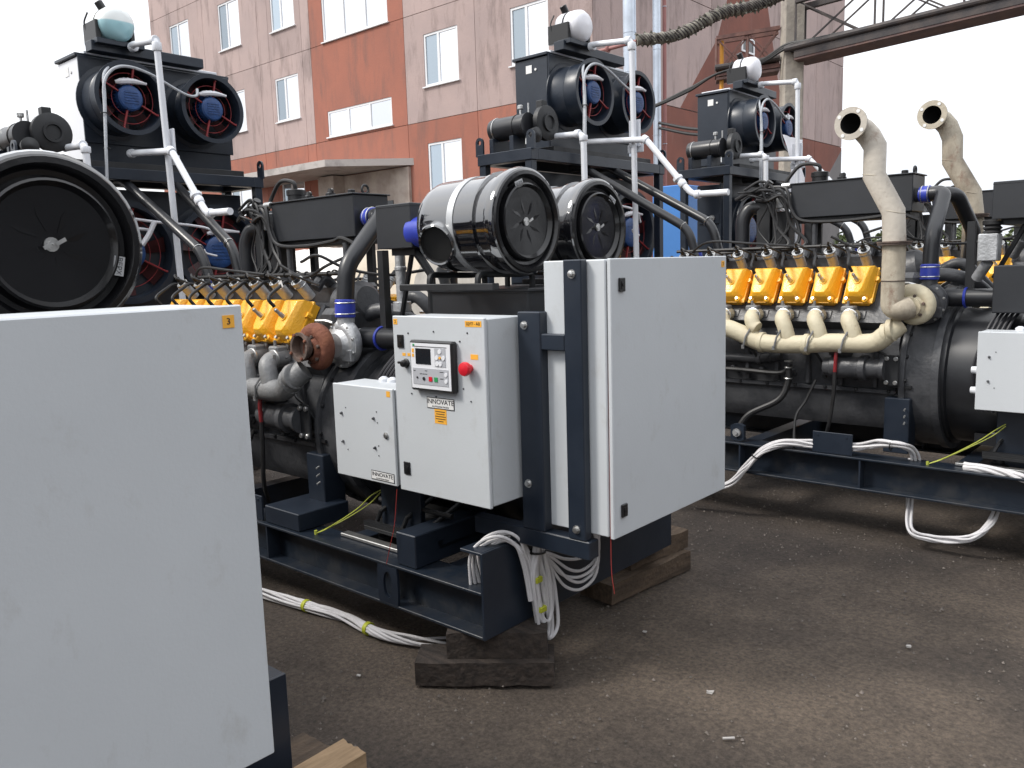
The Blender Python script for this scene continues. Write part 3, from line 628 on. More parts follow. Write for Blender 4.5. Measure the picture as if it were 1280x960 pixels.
def build_metering(rt):
    # bellows and metering body under the intake box
    m = MB(); m.lathe((-3.06, 2.60, .095), -Z, [(0, .05), (.02, .05), (.028, .038), (.04, .05), (.052, .038), (.064, .05), (.07, .04)], 20); obj('bellows', m, 'rubber', rt)
    m = MB(); m.box(-3.12, -3.02, 2.55, 2.65, -.125, .025, .006); m.cyl((-3.075, 2.6, -.13), (-3.14, 2.66, -.22), .03); obj('metering_body', m, 'alu', rt)
def build_slim(rt):
    m = MB(); m.cyl((-3.10, 2.72, -.16), (-3.10, 2.72, .08), .026); m.bcyl((-3.10, 2.72, .0), (-3.10, 2.72, .02), .03); m.bcyl((-3.10, 2.72, -.20), (-3.10, 2.72, -.15), .045); obj('breather_tube', m, 'alu', rt)
    m = MB(); m.box(-3.62, -3.33, 2.20, 2.50, -1.232, -1.145, .004); obj('mounting_pad', m, 'steel', rt)
def build_turbo(rt, hot, flap):
    """turbine volute in rust or cream; compressor in cast aluminium"""
    c = V(-3.40, 2.42, -.37)
    m = MB(); n = 30; pts = []; rr = []
    for k in range(n + 1):
        a = math.radians(-150 - 330 * k / n + 0); r = .028 + .024 * (1 - k / n); pts.append(c + V(math.cos(a) * (.048 + r * .9), 0, math.sin(a) * (.048 + r * .9))); rr.append(r)
    m.tube(pts, rr, 14)
    m.lathe(c + Y * .05, -Y, [(0, .05), (.02, .075), (.075, .075), (.085, .065), (.095, .055)] + ([(.10, .05), (.10, .04), (.04, .038), (.04, 0)] if flap else [(.12, .055)]), 26, True, False if flap else True)
    tv = obj('turbine_housing', m, hot, rt)
    if flap:
        d = V(.0, -1, .06).normalized(); q = c + V(-.025, -.068, .015)
        m = MB(); m.lathe(q, d, [(-.02, .055), (.012, .060), (.014, .072), (.024, .072), (.024, .056), (-.02, .05), (-.02, 0)], 24, False, False); obj('outlet_flange', m, 'burnt', tv)
        for k in range(4):
            a_ = k * math.pi / 2 + .5; _, u, v = frame(d); p = q + d * .024 + (u * math.cos(a_) + v * math.sin(a_)) * .064; m = MB(); m.bcyl(p, p + d * .010, .008, .002, 8); obj('flange_bolt', m, 'rust', tv)
    m = MB()
    for k in range(6):
        a = k * math.pi / 3 + .3; p = c + V(.064 * math.cos(a), -.034, .064 * math.sin(a)); m.bcyl(p, p - Y * .014, .009, .002, 8)
    obj('turbine_bolts', m, 'burnt', tv, kind='stuff')
    m = MB(); c2 = c + V(.02, .15, .01)
    pts = []; rr = []
    for k in range(n + 1):
        a = math.radians(100 - 320 * k / n); r = .024 + .018 * (1 - k / n); pts.append(c2 + V(math.cos(a) * (.048 + r), 0, math.sin(a) * (.048 + r))); rr.append(r)
    m.tube(pts, rr, 14); m.lathe(c2 - Y * .06, Y, [(0, .06), (.03, .09), (.04, .118), (.055, .118), (.055, .10), (.10, .09), (.12, .06)], 28)
    m.tube([c2 + V(.015, 0, .06), c2 + V(.015, .01, .16)], .043, 18)
    m.cyl(c2 + V(-.02, .07, .02), (-3.33, 2.66, -.33), .05)
    m.box(c2.x + .03, c2.x + .10, c2.y - .045, c2.y - .02, c2.z - .08, c2.z - .02, .004)
    tb = obj('compressor_housing', m, 'alu' if hot == 'rust' else 'engine', rt)
    m = MB()
    for k in range(10):
        a = k * math.pi / 5 + .3; p = c2 + V(.108 * math.cos(a), -.022, .108 * math.sin(a)); m.bcyl(p, p - Y * .012, .008, .002, 6)
    obj('compressor_bolts', m, 'zinc', tb, kind='stuff')
    m = MB(); m.tube(spl([c2 + V(-.05, -.03, .11), c2 + V(-.09, -.04, .12), c2 + V(-.16, -.05, .12)]), .008, 7); obj('actuator_rod', m, 'zinc', rt)
def build_manifold(rt, mt, thick=1.0):
    zz = [(-4.98, -.50), (-4.57, -.507), (-4.43, -.54), (-4.265, -.60), (-4.03, -.602), (-3.833, -.585), (-3.60, -.578), (-3.52, -.53)]
    m = MB(); m.tube(spl([(x, 2.33, z) for x, z in zz] + [(-3.46, 2.38, -.47)], 5), (.056 if thick == 1 else .056), 18); mf = obj('exhaust_manifold', m, mt, rt)
    for x, z in ((-4.27, -.598), (-3.98, -.60), (-3.52, -.53), (-3.49, -.505)):
        m = MB(); m.lathe((x - .018, 2.335, z), V(1, 0, .2 if x > -3.6 else -.03), [(0, .060), (.004, .065), (.03, .065), (.034, .058)], 18); obj('manifold_joint', m, mt, mf)
    for i in range(6):
        x = -3.748 - .2045 * i; zb = -.575 if x > -4.3 else -.515
        m = MB(); m.tube(spl([(x - .01, 2.47, -.43), (x - .005, 2.40, -.435), (x + .01, 2.352, -.455), (x + .035, 2.335, -.50), (x + .06, 2.332, zb)], 5), [.046] * 20 + [.044], 16)
        m.lathe((x - .01, 2.455, -.43), -Y, [(0, .05), (.015, .05)], 6); obj('manifold_elbow', m, mt, mf)
        m = MB(); m.torus((x - .003, 2.395, -.437), Y, .048, .005, 16, 6); m.obox((x + .035, 2.368, -.42), X * .012, Y * .008, Z * .012); obj('v_clamp', m, 'zinc', mf)
        m = MB(); m.box(x - .06, x + .02, 2.40, 2.47, -.405, -.37, .008); m.cyl((x - .02, 2.42, -.37), (x - .02, 2.42, -.34), .008, seg=8); obj('port_cover', m, 'engine_light', mf)
        m = MB(); m.tube([(x + .045, 2.325, -.46), (x + .01, 2.268, -.56), (x - .005, 2.270, -.62)], .006, 6); m.obox((x - .01, 2.272, -.625), X * .009, Y * .003, Z * .012); obj('bracket_strap', m, 'engine_light', mf)
def build_exhaust(rt, A, y, mt):
    """A: centreline (x, z) from the open flange down to the joint above the turbocharger"""
    P = [(A[0][0], y - .115, A[0][1]), (A[0][0], y - .08, A[0][1]), (A[0][0] + .035, y - .015, A[0][1] - .03), (A[0][0] + .065, y, A[0][1] - .07)] + [(a, y, b) for a, b in A[1:]]
    m = MB(); m.tube(P, .062, 24, caps=False)
    up = obj('exhaust_pipe', m, mt, rt)
    m = MB(); m.holed(circ(.090, 24), circ(.057, 24), (P[0][0], P[0][1] + .002, P[0][2]), X, Z, (0, -.012, 0)); fl = obj('pipe_flange', m, mt, up)
    for k in range(4):
        a = math.pi / 4 + k * math.pi / 2 + .2; m = MB(); m.lathe((P[0][0] + .074 * math.cos(a), P[0][1] - .0105, P[0][2] + .074 * math.sin(a)), -Y, [(0, .0105), (.002, .0105)], 10); obj('hole_sky_disc', m, 'white', fl)  # white discs paint the bright sky seen through the bolt holes
    m = MB(); m.tube([V(P[0]) + V(0, -.009, 0), P[1], P[2], P[3]], .0565, 24); m.f = m.f[:-1]; m.f = [f for f in m.f if len(f) < 20] + [tuple(72 + k for k in range(24))]; obj('pipe_bore', m, 'soot_bore_shade', up)  # sooty liner closed by a black disc, painting in the bore's darkness
    for i, d in ((5, V(-.2, 0, -1)), (6, V(-.25, 0, -1))):
        m = MB(); m.torus(P[i], d, .0625, .0022, 24, 5); obj('weld_seam', m, 'cream_dirty', up)
    e = P[-1]; x, z = e[0], e[2]
    m = MB(); m.lathe((x, y, z + .01), -Z, [(0, .092), (.009, .092), (.009, .066), (.012, .066), (.012, .088), (.02, .088), (.02, .0)], 24); obj('pipe_flange', m, 'burnt', rt)
    yt = 2.35 if y < 2.88 else 3.41
    m = MB(); m.tube([(x, y, z - .01), (x, y, -.22)] + arc([(x, y, -.22), (x, y, -.37), (x + .05, y, -.385), (-3.40, yt, -.37)], .08, 6)[1:], .062, 22); obj('exhaust_elbow', m, 'cream_dirty', rt)
    m = MB(); m.torus((x, y, -.22), Z, .063, .003, 24, 5); obj('weld_seam', m, 'burnt', rt)

def fan_meshes(r, L, tagn):
    d = {}
    m = MB(); m.lathe((-L, 0, 0), X, [(0, r * 1.10), (.008, r * 1.10), (.012, r * .97), (L * .5 - .006, r * .95), (L * .5, r * .965), (L * .5 + .006, r * .95), (L - .012, r * .96), (L - .010, r * 1.06), (L, r * 1.06), (L, r * .93), (L - .01, r * .915), (.02, r * .91), (.02, 0)], 44, False, False); d['duct'] = to_mesh('fan_duct', m, 'steel', V(0, 0, 0))
    m = MB(); mr = r * .34
    m.lathe((-.20, 0, 0), X, [(0, mr * .8), (.01, mr), (.13, mr), (.135, mr * 1.07), (.185, mr * 1.07), (.195, mr * .95), (.2, mr * .6), (.2, 0)], 24)
    for k in range(24):
        a = 2 * math.pi * k / 24; m.obox((-.13, mr * 1.03 * math.cos(a), mr * 1.03 * math.sin(a)), X * .06, V(0, math.cos(a), math.sin(a)) * mr * .07, V(0, -math.sin(a), math.cos(a)) * .0018)
    for k in (-2, -1, 0, 1, 2): m.box(.0, .004, -mr * .6, mr * .6, k * mr * .22 - .003, k * mr * .22 + .003)
    m.box(-.14, -.05, -.035, .035, mr * .9, mr * 1.3, .004)
    d['motor'] = to_mesh('fan_motor', m, 'blue', V(0, 0, 0))
    for i, q in enumerate((.50, .72)):
        m = MB(); m.torus((-.045, 0, 0), X, r * q, .0026, 40, 6); d['ring%d' % i] = to_mesh('guard_ring', m, 'red', V(0, 0, 0))
    for k, a in enumerate((78, -27, -106, 152)):
        a = R_(a); u = V(0, math.cos(a), math.sin(a)); m = MB(); m.obox(u * (r * .62) + X * -.03, X * .008, u * r * .33, X.cross(u) * .006, .002); m.bcyl(u * (r * .90) + X * -.03, u * (r * .90) + X * -.015, .008, .002, 8)
        d['arm%d' % k] = to_mesh('guard_arm', m, 'red', V(0, 0, 0))
    for k in range(7):
        a = 2 * math.pi * k / 7 + .2; u = V(0, math.cos(a), math.sin(a)); w_ = X.cross(u); m = MB(); vs = []; ns = 4
        for i in range(ns + 1):
            rad = r * (.26 + .62 * i / ns); ch = r * (.13 + .05 * i / ns); tw = .9 - .45 * i / ns
            for sgn in (-1, 1): vs.append(u * rad + w_ * sgn * ch * math.cos(tw) + X * (-L * .55 + sgn * ch * math.sin(tw) * .6))
        m.add(vs, [(2 * i, 2 * i + 1, 2 * i + 3, 2 * i + 2) for i in range(ns)]); d['blade%d' % k] = to_mesh('fan_blade', m, 'blade', V(0, 0, 0))
    m = MB(); m.tube(spl([(-.03, -.09, mr * 1.22), (-.015, -.02, mr * 1.38), (-.015, .05, mr * 1.42), (-.02, r * .52, mr * 1.36)]), [.012, .014, .018, .022, .020, .022, .019, .022, .020, .018, .020, .018, .017, .016, .014, .013, .012, .01, .01], 8); d['lead'] = to_mesh('motor_lead', m, 'film', V(0, 0, 0))
    return d
FM = {}
def fan(rt, c, r, L):
    key = (r, L)
    if key not in FM: FM[key] = fan_meshes(r, L, '')
    d = FM[key]; f = inst('cooling_fan', d['duct'], rt, c)
    for k, me in d.items():
        if k != 'duct': inst(me.name.split('.')[0], me, f, c)
def build_radiator(rt):
    # platform
    for y0 in (1.97, 3.67):
        m = MB(); m.box(-6.37, -5.84, y0, y0 + .08, .675, .755, .003); obj('platform_beam', m, 'steel', rt)
    for x0 in (-6.37, -5.92):
        m = MB(); m.box(x0 + .002, x0 + .078, 2.05, 3.67, .677, .753, .003); obj('platform_beam', m, 'steel', rt)
    for x0 in (-6.36, -5.91):
        for y0 in (1.98, 3.68):
            m = MB(); m.box(x0, x0 + .06, y0, y0 + .06, -1.23, .675, .003); m.box(x0 - .0, x0 + .06, min(y0, 2.9), max(y0 + .06, 2.2) if y0 < 3 else 3.74, -1.26, -1.232); obj('platform_post', m, 'steel', rt)
    for x0 in (-6.36, -5.86):
        for y0 in (1.985, 3.735):
            m = MB(); n = 18; outer = []; 
            for k in range(n):
                a = 2 * math.pi * k / n; u, v = .038 * math.cos(a), .038 * math.sin(a)
                if v < -.01: u = math.copysign(.038, u) if abs(u) > .012 else u * 2.5; v = -.10
                outer.append((u, v))
            m.holed(outer, circ(.018, n), (x0, y0, .845), X, Z, (0, .015, 0)); obj('lifting_lug', m, 'steel', rt)
    # upper cooler
    m = MB(); m.box(-6.48, -6.14, 2.56, 3.66, .80, 1.53, .004); m.box(-6.14, -6.128, 2.545, 3.68, .95, 1.535, .003); m.box(-6.49, -6.135, 2.53, 3.69, 1.53, 1.552, .003)
    up = obj('dry_cooler', m, 'steel', rt)
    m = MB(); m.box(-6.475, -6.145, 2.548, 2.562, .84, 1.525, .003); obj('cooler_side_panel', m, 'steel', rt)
    m = MB(); m.box(-6.36, -6.30, 2.545, 2.5475, 1.42, 1.48); m.lathe((-6.26, 2.547, 1.44), -Y, [(0, .01), (.006, .01)], 10); obj('rating_plate', m, 'white', rt)
    m = MB(); m.box(-6.46, -6.15, 2.6, 3.6, 1.554, 1.575, .004); obj('cooler_top_cover', m, 'pvc', rt)
    m = MB(); m.box(-6.40, -5.9, 2.3, 3.62, .757, .80, .002); obj('cooler_base_beam', m, 'dark', rt)
    fan(rt, V(-5.85, 2.765, 1.235), .235, .28); fan(rt, V(-5.85, 3.375, 1.233), .235, .28)
    # top beam and header tank
    m = MB(); m.box(-6.12, -6.02, 2.60, 3.42, 1.555, 1.625, .004); m.box(-6.10, -5.97, 2.62, 2.95, 1.60, 1.635, .003); obj('tank_beam', m, 'steel', rt)
    o = V(-6.05, 2.77, 1.745)
    m = MB(); m.lathe(o, X, [(-.12, .05), (-.118, .09), (-.10, .113), (-.08, .12), (-.03, .121), (-.028, .116), (-.01, .116), (-.008, .121), (.05, .121), (.085, .115), (.11, .095), (.125, .06), (.13, .0)], 36, True, False)
    tk = obj('header_tank', m, 'tank', rt, origin=o)
    m = MB(); m.torus(o + X * -.019, X, .119, .005, 30, 6); m.box(-6.20, -6.0, 2.63, 2.665, 1.62, 1.76, .004); m.box(-6.16, -5.98, 2.86, 2.89, 1.62, 1.72, .004); obj('tank_bracket', m, 'blackp', tk)
    m = MB(); m.bcyl(o + V(-.05, -.03, .11), o + V(-.06, -.06, .165), .028); m.tube(spl([o + V(-.1, -.12, .09), o + V(-.12, -.14, .02), o + V(-.1, -.13, -.06)]), .006, 6); obj('tank_cap', m, 'blackp', tk)
    # pump and expansion cylinder on the platform
    m = MB(); m.lathe((-6.34, 2.12, .94), X, [(0, .06), (.012, .08), (.03, .085), (.34, .085), (.345, .09), (.36, .09), (.36, .07)], 26); cyl = obj('expansion_cylinder', m, 'tubeblk', rt)
    for x in (-6.28, -6.08):
        m = MB(); m.torus((x, 2.12, .94), X, .086, .004, 26, 6); obj('cylinder_band', m, 'zinc' if x < -6.2 else 'blackp', cyl)
        m = MB(); m.box(x - .02, x + .02, 2.03, 2.22, .757, .87, .003); obj('cylinder_cradle', m, 'steel', rt)
    m = MB(); m.lathe((-5.96, 2.25, .96), X, [(0, .10), (.01, .125), (.05, .125), (.055, .11), (.06, .065), (.075, .065), (.075, .05), (.062, .045), (.062, 0)], 30, True, False); m.box(-5.98, -5.92, 2.2, 2.26, 1.06, 1.12, .004); obj('circulation_pump', m, 'dark', rt)
    m = MB(); m.lathe((-5.93, 2.10, .86), X, [(0, .05), (.04, .055), (.05, .03), (.06, .012)], 20); obj('pump_motor', m, 'dark', rt)
    m = MB(); m.cyl((-6.06, 2.12, 1.02), (-6.06, 2.12, 1.06), .008); m.bcyl((-6.06, 2.12, 1.06), (-6.06, 2.12, 1.09), .022); m.cyl((-6.0, 2.14, 1.0), (-6.0, 2.14, 1.10), .007); m.tube(spl([(-6.0, 2.14, .9), (-5.99, 2.10, .86), (-5.98, 2.08, .8)]), .008, 7); obj('pressure_gauge', m, 'zinc', rt)
    # lower radiator with two large fans
    m = MB(); m.box(-6.32, -6.08, 2.25, 3.66, -.98, .62, .004); m.box(-6.08, -6.06, 2.24, 3.67, -.5, .63, .003); obj('main_radiator', m, 'steel', rt)
    for a, b in ((-.2, -.12), (.25, .34)):
        m = MB(); m.box(-6.3, -6.08, 2.235, 2.25, a, b); obj('radiator_side_rib', m, 'steel', rt)
    m = MB(); m.lathe((-6.15, 2.235, .30), -Y, [(0, .03), (.012, .03), (.012, .016), (.016, .012)], 16); obj('drain_flange', m, 'zinc', rt)
    fan(rt, V(-5.94, 2.69, .185), .345, .13); fan(rt, V(-5.94, 3.40, .183), .335, .125)
    # insulated tubes from radiator to engine
    for a, b, c in (((-5.95, 2.70, .68), (-5.03, 2.74, .155), (-4.96, 2.765, -.12)), ((-5.95, 3.06, .70), (-4.93, 2.90, .19), (-4.85, 2.915, -.12))):
        m = MB(); m.tube(arc([V(a) + V(-.1, 0, .0), a, b, c], .09, 7), .032, 14); obj('radiator_hose', m, 'tubeblk', rt)
        m = MB(); m.torus(V(b) + V(-.04, 0, .02), V(1, 0, -.55), .033, .003, 16, 5); obj('hose_clamp', m, 'zinc', rt)
        m = MB(); m.lathe(V(c) + V(-.02, 0, .11), V(.2, 0, -1), [(0, .033), (.004, .038), (.08, .038), (.084, .033)], 18); obj('hose_coupling', m, 'hose_blue', rt)
    m = MB(); m.tube(arc([(-4.45, 2.92, .27), (-4.62, 2.86, .28), (-4.66, 2.84, .20), (-4.66, 2.84, -.1)], .1, 7), .048, 16); obj('thermostat_elbow', m, 'tubeblk', rt)
    m = MB(); m.box(-4.56, -4.46, 2.84, 3.0, .0, .36, .004); m.box(-4.46, -4.34, 2.86, 2.98, -.05, .24, .01); obj('coolant_manifold', m, 'dark', rt)
    # white plastic pipes
    m = MB(); m.tube(arc([(-6.02, 2.80, .878), (-5.98, 2.80, .88), (-5.42, 2.80, .832), (-5.10, 2.80, .47), (-5.03, 2.80, .40), (-4.75, 2.80, .395)], .04, 5), .0225, 14)
    pp = obj('coolant_pipe', m, 'pvc', rt)
    for p, ax in (((-5.43, 2.80, .833), V(1, 0, -.6)), ((-5.115, 2.80, .485), V(.6, 0, -.8)), ((-4.99, 2.80, .398), X), ((-6.0, 2.80, .88), X)):
        m = MB(); n_ = ax.normalized(); m.lathe(V(p) - n_ * .02, n_, [(0, .029), (.004, .031), (.036, .031), (.04, .029)], 16); obj('pipe_socket', m, 'pvc', pp)
    m = MB(); m.lathe((-5.16, 2.80, .535), V(.6, 0, -.8), [(0, .03), (.004, .037), (.025, .037), (.028, .03)], 10); obj('pipe_union', m, 'pvc', pp)
    m = MB(); m.tube(arc([(-5.96, 2.335, .87), (-5.93, 2.335, .872), (-5.70, 2.345, .862), (-5.66, 2.345, .84), (-5.655, 2.345, .45), (-5.4, 2.4, .3)], .035, 5), .0225, 14)
    pp = obj('coolant_pipe', m, 'pvc', rt)
    m = MB(); m.lathe((-5.66, 2.345, .81), Z, [(0, .029), (.004, .031), (.036, .031), (.04, .029)], 16); obj('pipe_socket', m, 'pvc', pp); m = MB(); m.lathe((-5.73, 2.345, .865), X, [(0, .029), (.004, .031), (.036, .031), (.04, .029)], 16); obj('pipe_socket', m, 'pvc', pp)
    m = MB(); m.tube(arc([(-5.95, 2.85, 1.60), (-5.90, 2.83, 1.605), (-5.57, 2.83, 1.57), (-5.56, 2.83, 1.52), (-5.545, 2.86, -.55)], .03, 5), .0215, 14)
    pp = obj('overflow_pipe', m, 'pvc', rt)
    m = MB(); m.lathe((-5.56, 2.83, 1.50), Z, [(0, .029), (.004, .031), (.05, .031), (.054, .029)], 16); obj('pipe_socket', m, 'pvc', pp); m = MB(); m.lathe((-5.61, 2.83, 1.572), X, [(0, .029), (.004, .031), (.04, .031), (.044, .029)], 16); obj('pipe_socket', m, 'pvc', pp); m = MB(); m.lathe((-5.96, 2.85, 1.60), X, [(0, .029), (.004, .033), (.04, .033), (.044, .029)], 16); obj('pipe_socket', m, 'pvc', pp); m = MB(); m.box(-5.62, -5.52, 2.87, 2.885, .80, 1.0, .003); m.box(-5.64, -5.5, 2.88, 2.895, .76, .82, .003); obj('pipe_clip', m, 'pvc', pp)
    # conduits looping over the fans
    m = MB()
    m.tube(spl([(-5.86, 2.63, 1.42), (-5.83, 2.58, 1.35), (-5.80, 2.56, 1.20), (-5.78, 2.53, .9), (-5.77, 2.50, .5)]), .010, 8)
    m.tube(spl([(-5.79, 2.515, .6), (-5.80, 2.55, 1.1), (-5.81, 2.57, 1.30), (-5.81, 2.64, 1.40), (-5.81, 2.75, 1.43), (-5.81, 2.90, 1.40), (-5.80, 3.05, 1.33), (-5.79, 3.15, 1.29), (-5.80, 3.22, 1.30), (-5.82, 3.24, 1.35)]), .010, 8)
    cd = obj('fan_conduit', m, 'conduit', rt)
    m = MB()
    for z in (1.1, .87): m.torus((-5.79, 2.54, z), Z, .02, .004, 12, 5)
    obj('cable_tie', m, 'blackp', cd)
    m = MB(); m.tube(spl([(-5.82, 2.6, .42), (-5.80, 2.85, .39), (-5.79, 3.1, .37), (-5.80, 3.25, .34), (-5.82, 3.33, .26)]), .010, 8); m.tube(spl([(-5.80, 3.18, .20), (-5.80, 3.2, .17), (-5.80, 3.28, .15)]), .008, 8); m.tube(spl([(-5.80, 2.72, .23), (-5.79, 2.77, .3), (-5.79, 2.82, .39)]), .018, 8); obj('fan_conduit', m, 'film', rt)

def bolt_part(p, ax, r, par):
    m = MB(); ax = V(ax); m.lathe(p, ax, [(0, r * 1.5), (.003, r * 1.5), (.003, r), (.012, r), (.013, r * .8)], 6 if r > .02 else 10); return obj('mounting_bolt', m, 'zinc', par)
def build_cabinets(rt):
    # ---- post structure
    for x0, x1, z1 in ((-2.035, -1.925, -.165), (-1.815, -1.735, .02)):
        m = MB(); m.box(x0, x1, 2.348, 2.398 if x0 < -1.9 else 2.386, -1.0, z1, .004); ps = obj('cabinet_post', m, 'steel', rt)
        xc = (x0 + x1) / 2 - (.02 if x0 < -1.9 else 0)
        for z in ((-.215, -.82) if x0 < -1.9 else (-.03, -.96)): bolt_part((xc, 2.348, z), -Y, .011, ps)
    m = MB(); m.box(-1.925, -1.815, 2.35, 2.384, -.305, -.245, .004); obj('cabinet_crossbar', m, 'steel', rt)
    m = MB(); m.box(-2.3, -1.72, 2.35, 2.41, -1.07, -1.0, .004); m.box(-2.3, -1.80, 3.15, 3.21, -1.07, -1.0, .003); m.box(-2.10, -2.04, 2.41, 3.15, -1.07, -1.0); obj('cabinet_shelf', m, 'steel', rt)
    m = MB(); m.box(-1.80, -1.73, 3.242, 3.29, -.93, -.86, .003); obj('cabinet_bracket', m, 'steel', rt)
    # ---- tall cabinet
    m = MB(); m.box(-1.937, -1.662, 2.39, 3.24, -.98, .018, .004); bd = obj('tall_cabinet', m, 'cab', rt)
    m = MB(); m.box(-1.662, -1.654, 2.40, 3.23, -.972, .010); obj('door_seal', m, 'cab_seal', bd)
    m = MB(); m.box(-1.654, -1.637, 2.388, 3.242, -.984, .020, .003); obj('cabinet_door', m, 'cab', bd)
    for z in (-.072, -.887):
        m = MB(); m.box(-1.637, -1.629, 2.432, 2.468, z - .024, z + .024, .002); m.box(-1.629, -1.627, 2.442, 2.458, z - .015, z + .012); m.lathe((-1.628, 2.45, z), X, [(0, .006), (.004, .006)], 10); obj('door_lock', m, 'blackp', bd)
    m = MB(); m.box(-1.637, -1.6355, 3.196, 3.222, -.026, .000); obj('number_label', m, 'amber_lab', bd)
    # ---- control cabinet
    m = MB(); m.box(-2.548, -2.052, 2.205, 2.39, -.888, -.182, .004); cb = obj('control_cabinet', m, 'cab', rt)
    m = MB(); m.box(-2.542, -2.058, 2.198, 2.205, -.882, -.188); obj('door_seal', m, 'cab_seal', cb)
    yf = 2.182
    m = MB(); m.box(-2.552, -2.048, yf, 2.198, -.892, -.178, .003); obj('cabinet_door', m, 'cab', cb)
    def F(nm, mt, x0, x1, z0, z1, d=.003, bev=0, par=cb, back=0): m = MB(); m.box(x0, x1, yf - back - d, yf - back, z0, z1, bev); return obj(nm, m, mt, par)
    for x, z in ((-2.508, -.278), (-2.505, -.795)):
        lk = MB(); lk.box(x - .015, x + .021, yf - .006, yf, z - .026, z + .026, .002); lk.box(x - .002, x + .016, yf - .009, yf - .006, z - .016, z + .010); lk.lathe((x + .006, yf - .008, z - .003), -Y, [(0, .006), (.004, .006)], 10); obj('door_lock', lk, 'blackp', cb)
    F('controller_bezel', 'blackp', -2.425, -2.188, -.463, -.268, .030, .006)
    F('controller_face', 'panelw', -2.415, -2.198, -.453, -.278, .002, 0, cb, .030)
    b = .0322
    F('lcd_screen', 'screen', -2.386, -2.303, -.358, -.298, .002, 0, cb, b)
    F('keypad_field', 'panelg', -2.280, -2.222, -.364, -.294, .0015, 0, cb, b)
    F('indicator_field', 'panelg', -2.405, -2.210, -.437, -.374, .0015, 0, cb, b)
    F('red_key', 'redp', -2.315, -2.297, -.422, -.405, .004, 0, cb, b)
    F('green_key', 'green', -2.285, -2.267, -.422, -.405, .004, 0, cb, b)
    bm_ = MB()
    for x, z in ((-2.251, -.306), (-2.268, -.330), (-2.232, -.330), (-2.267, -.353), (-2.249, -.353)): bm_.lathe((x, yf - b - .001, z), -Y, [(0, .009), (.003, .009)], 14)
    for z in (-.393, -.418): bm_.lathe((-2.222, yf - b - .001, z), -Y, [(0, .008), (.003, .008)], 14)
    obj('keypad_button', bm_, 'panelw', cb, kind='stuff')
    bm_ = MB(); bm_.lathe((-2.343, yf - b, -.414), -Y, [(0, .007), (.004, .007)], 12); bm_.lathe((-2.380, yf - b, -.411), -Y, [(0, .004), (.004, .004)], 10)
    for x, z in ((-2.395, -.385), (-2.36, -.396), (-2.345, -.396), (-2.33, -.396), (-2.33, -.383)): bm_.box(x - .006, x + .006, yf - b - .0022, yf - b - .001, z - .0012, z + .0012)
    for z in (-.384, -.409): bm_.box(-2.255, -2.235, yf - b - .0022, yf - b - .001, z - .0012, z + .0012)
    bm_.box(-2.403, -2.215, yf - b - .001, yf - b, -.2915, -.2895)
    obj('panel_print', bm_, 'ink', cb, kind='stuff')
    bm_ = MB(); bm_.lathe((-2.25, yf - b - .001, -.330), -Y, [(0, .005), (.004, .005)], 12); bm_.box(-2.407, -2.396, yf - b - .001, yf - b, -.315, -.30); bm_.box(-2.407, -2.396, yf - b - .001, yf - b, -.332, -.32); obj('panel_lamp', bm_, 'amber_lab', cb)
    bm_ = MB(); bm_.box(-2.402, -2.392, yf - b - .001, yf - b, -.288, -.282); obj('panel_logo', bm_, 'green', cb)
    # switches
    m = MB(); m.lathe((-2.478, yf, -.365), -Y, [(0, .019), (.004, .019), (.008, .015), (.022, .014), (.026, .011)], 18); m.obox((-2.484, yf - .026, -.360), X * .016, Y * .004, Z * .005, .002); obj('selector_switch', m, 'blackp', cb)
    es = MB(); es.lathe((-2.125, yf, -.365), -Y, [(0, .014), (.02, .014), (.021, .025), (.032, .027), (.04, .024), (.044, .012), (.045, 0)], 26, True, False); obj('emergency_stop', es, 'redp', cb)
    F('amber_label', 'amber_lab', -2.500, -2.481, -.336, -.324, .001); F('amber_label', 'amber_lab', -2.470, -2.448, -.336, -.324, .001)
    F('amber_label', 'amber_lab', -2.122, -2.084, -.332, -.313, .001)
    yl = F('amber_label', 'amber_lab', -2.145, -2.062, -.212, -.190, .001); text('label_text', 'ЩУП - АВ', .0155, (-2.1035, yf - .0012, -.2012), X, Z, 'ink', yl)
    nl = F('number_label', 'amber_lab', -2.545, -2.522, -.212, -.190, .001); text('label_text', '2', .017, (-2.5335, yf - .0012, -.201), X, Z, 'ink', nl)
    ys = F('warning_label', 'amber_lab', -2.328, -2.262, -.592, -.535, .001)
    pr = MB()
    for k, (a, b_) in enumerate(((-2.322, -2.27), (-2.318, -2.272), (-2.324, -2.266), (-2.322, -2.268), (-2.31, -2.28))): pr.box(a, b_, yf - .0016, yf - .001, -.543 - k * .0095 - .0028, -.543 - k * .0095)
    obj('label_print', pr, 'ink', ys, kind='stuff')
    def badge(cx, cz, w_, h_, y, par):
        m = MB(); m.box(cx - w_ / 2, cx + w_ / 2, y - .002, y, cz - h_ / 2, cz + h_ / 2); bg = obj('maker_badge', m, 'ink', par)
        m = MB(); m.box(cx - w_ / 2 + .003, cx + w_ / 2 - .003, y - .0026, y - .002, cz - h_ / 2 + .003, cz + h_ / 2 - .003); obj('badge_face', m, 'white', bg)
        text('badge_lettering', 'INNOVATE', h_ * .60, (cx, y - .0032, cz + h_ * .12), X, Z, 'ink', bg, .0005, sx=w_ / .152 * 1.15)
        text('badge_lettering', 'AUTOMATION', h_ * .20, (cx, y - .0032, cz - h_ * .30), X, Z, 'ink', bg, .0004, sx=w_ / .152 * 1.6)
    badge(-2.292, -.512, .150, .044, yf, cb)
    sc_ = MB()
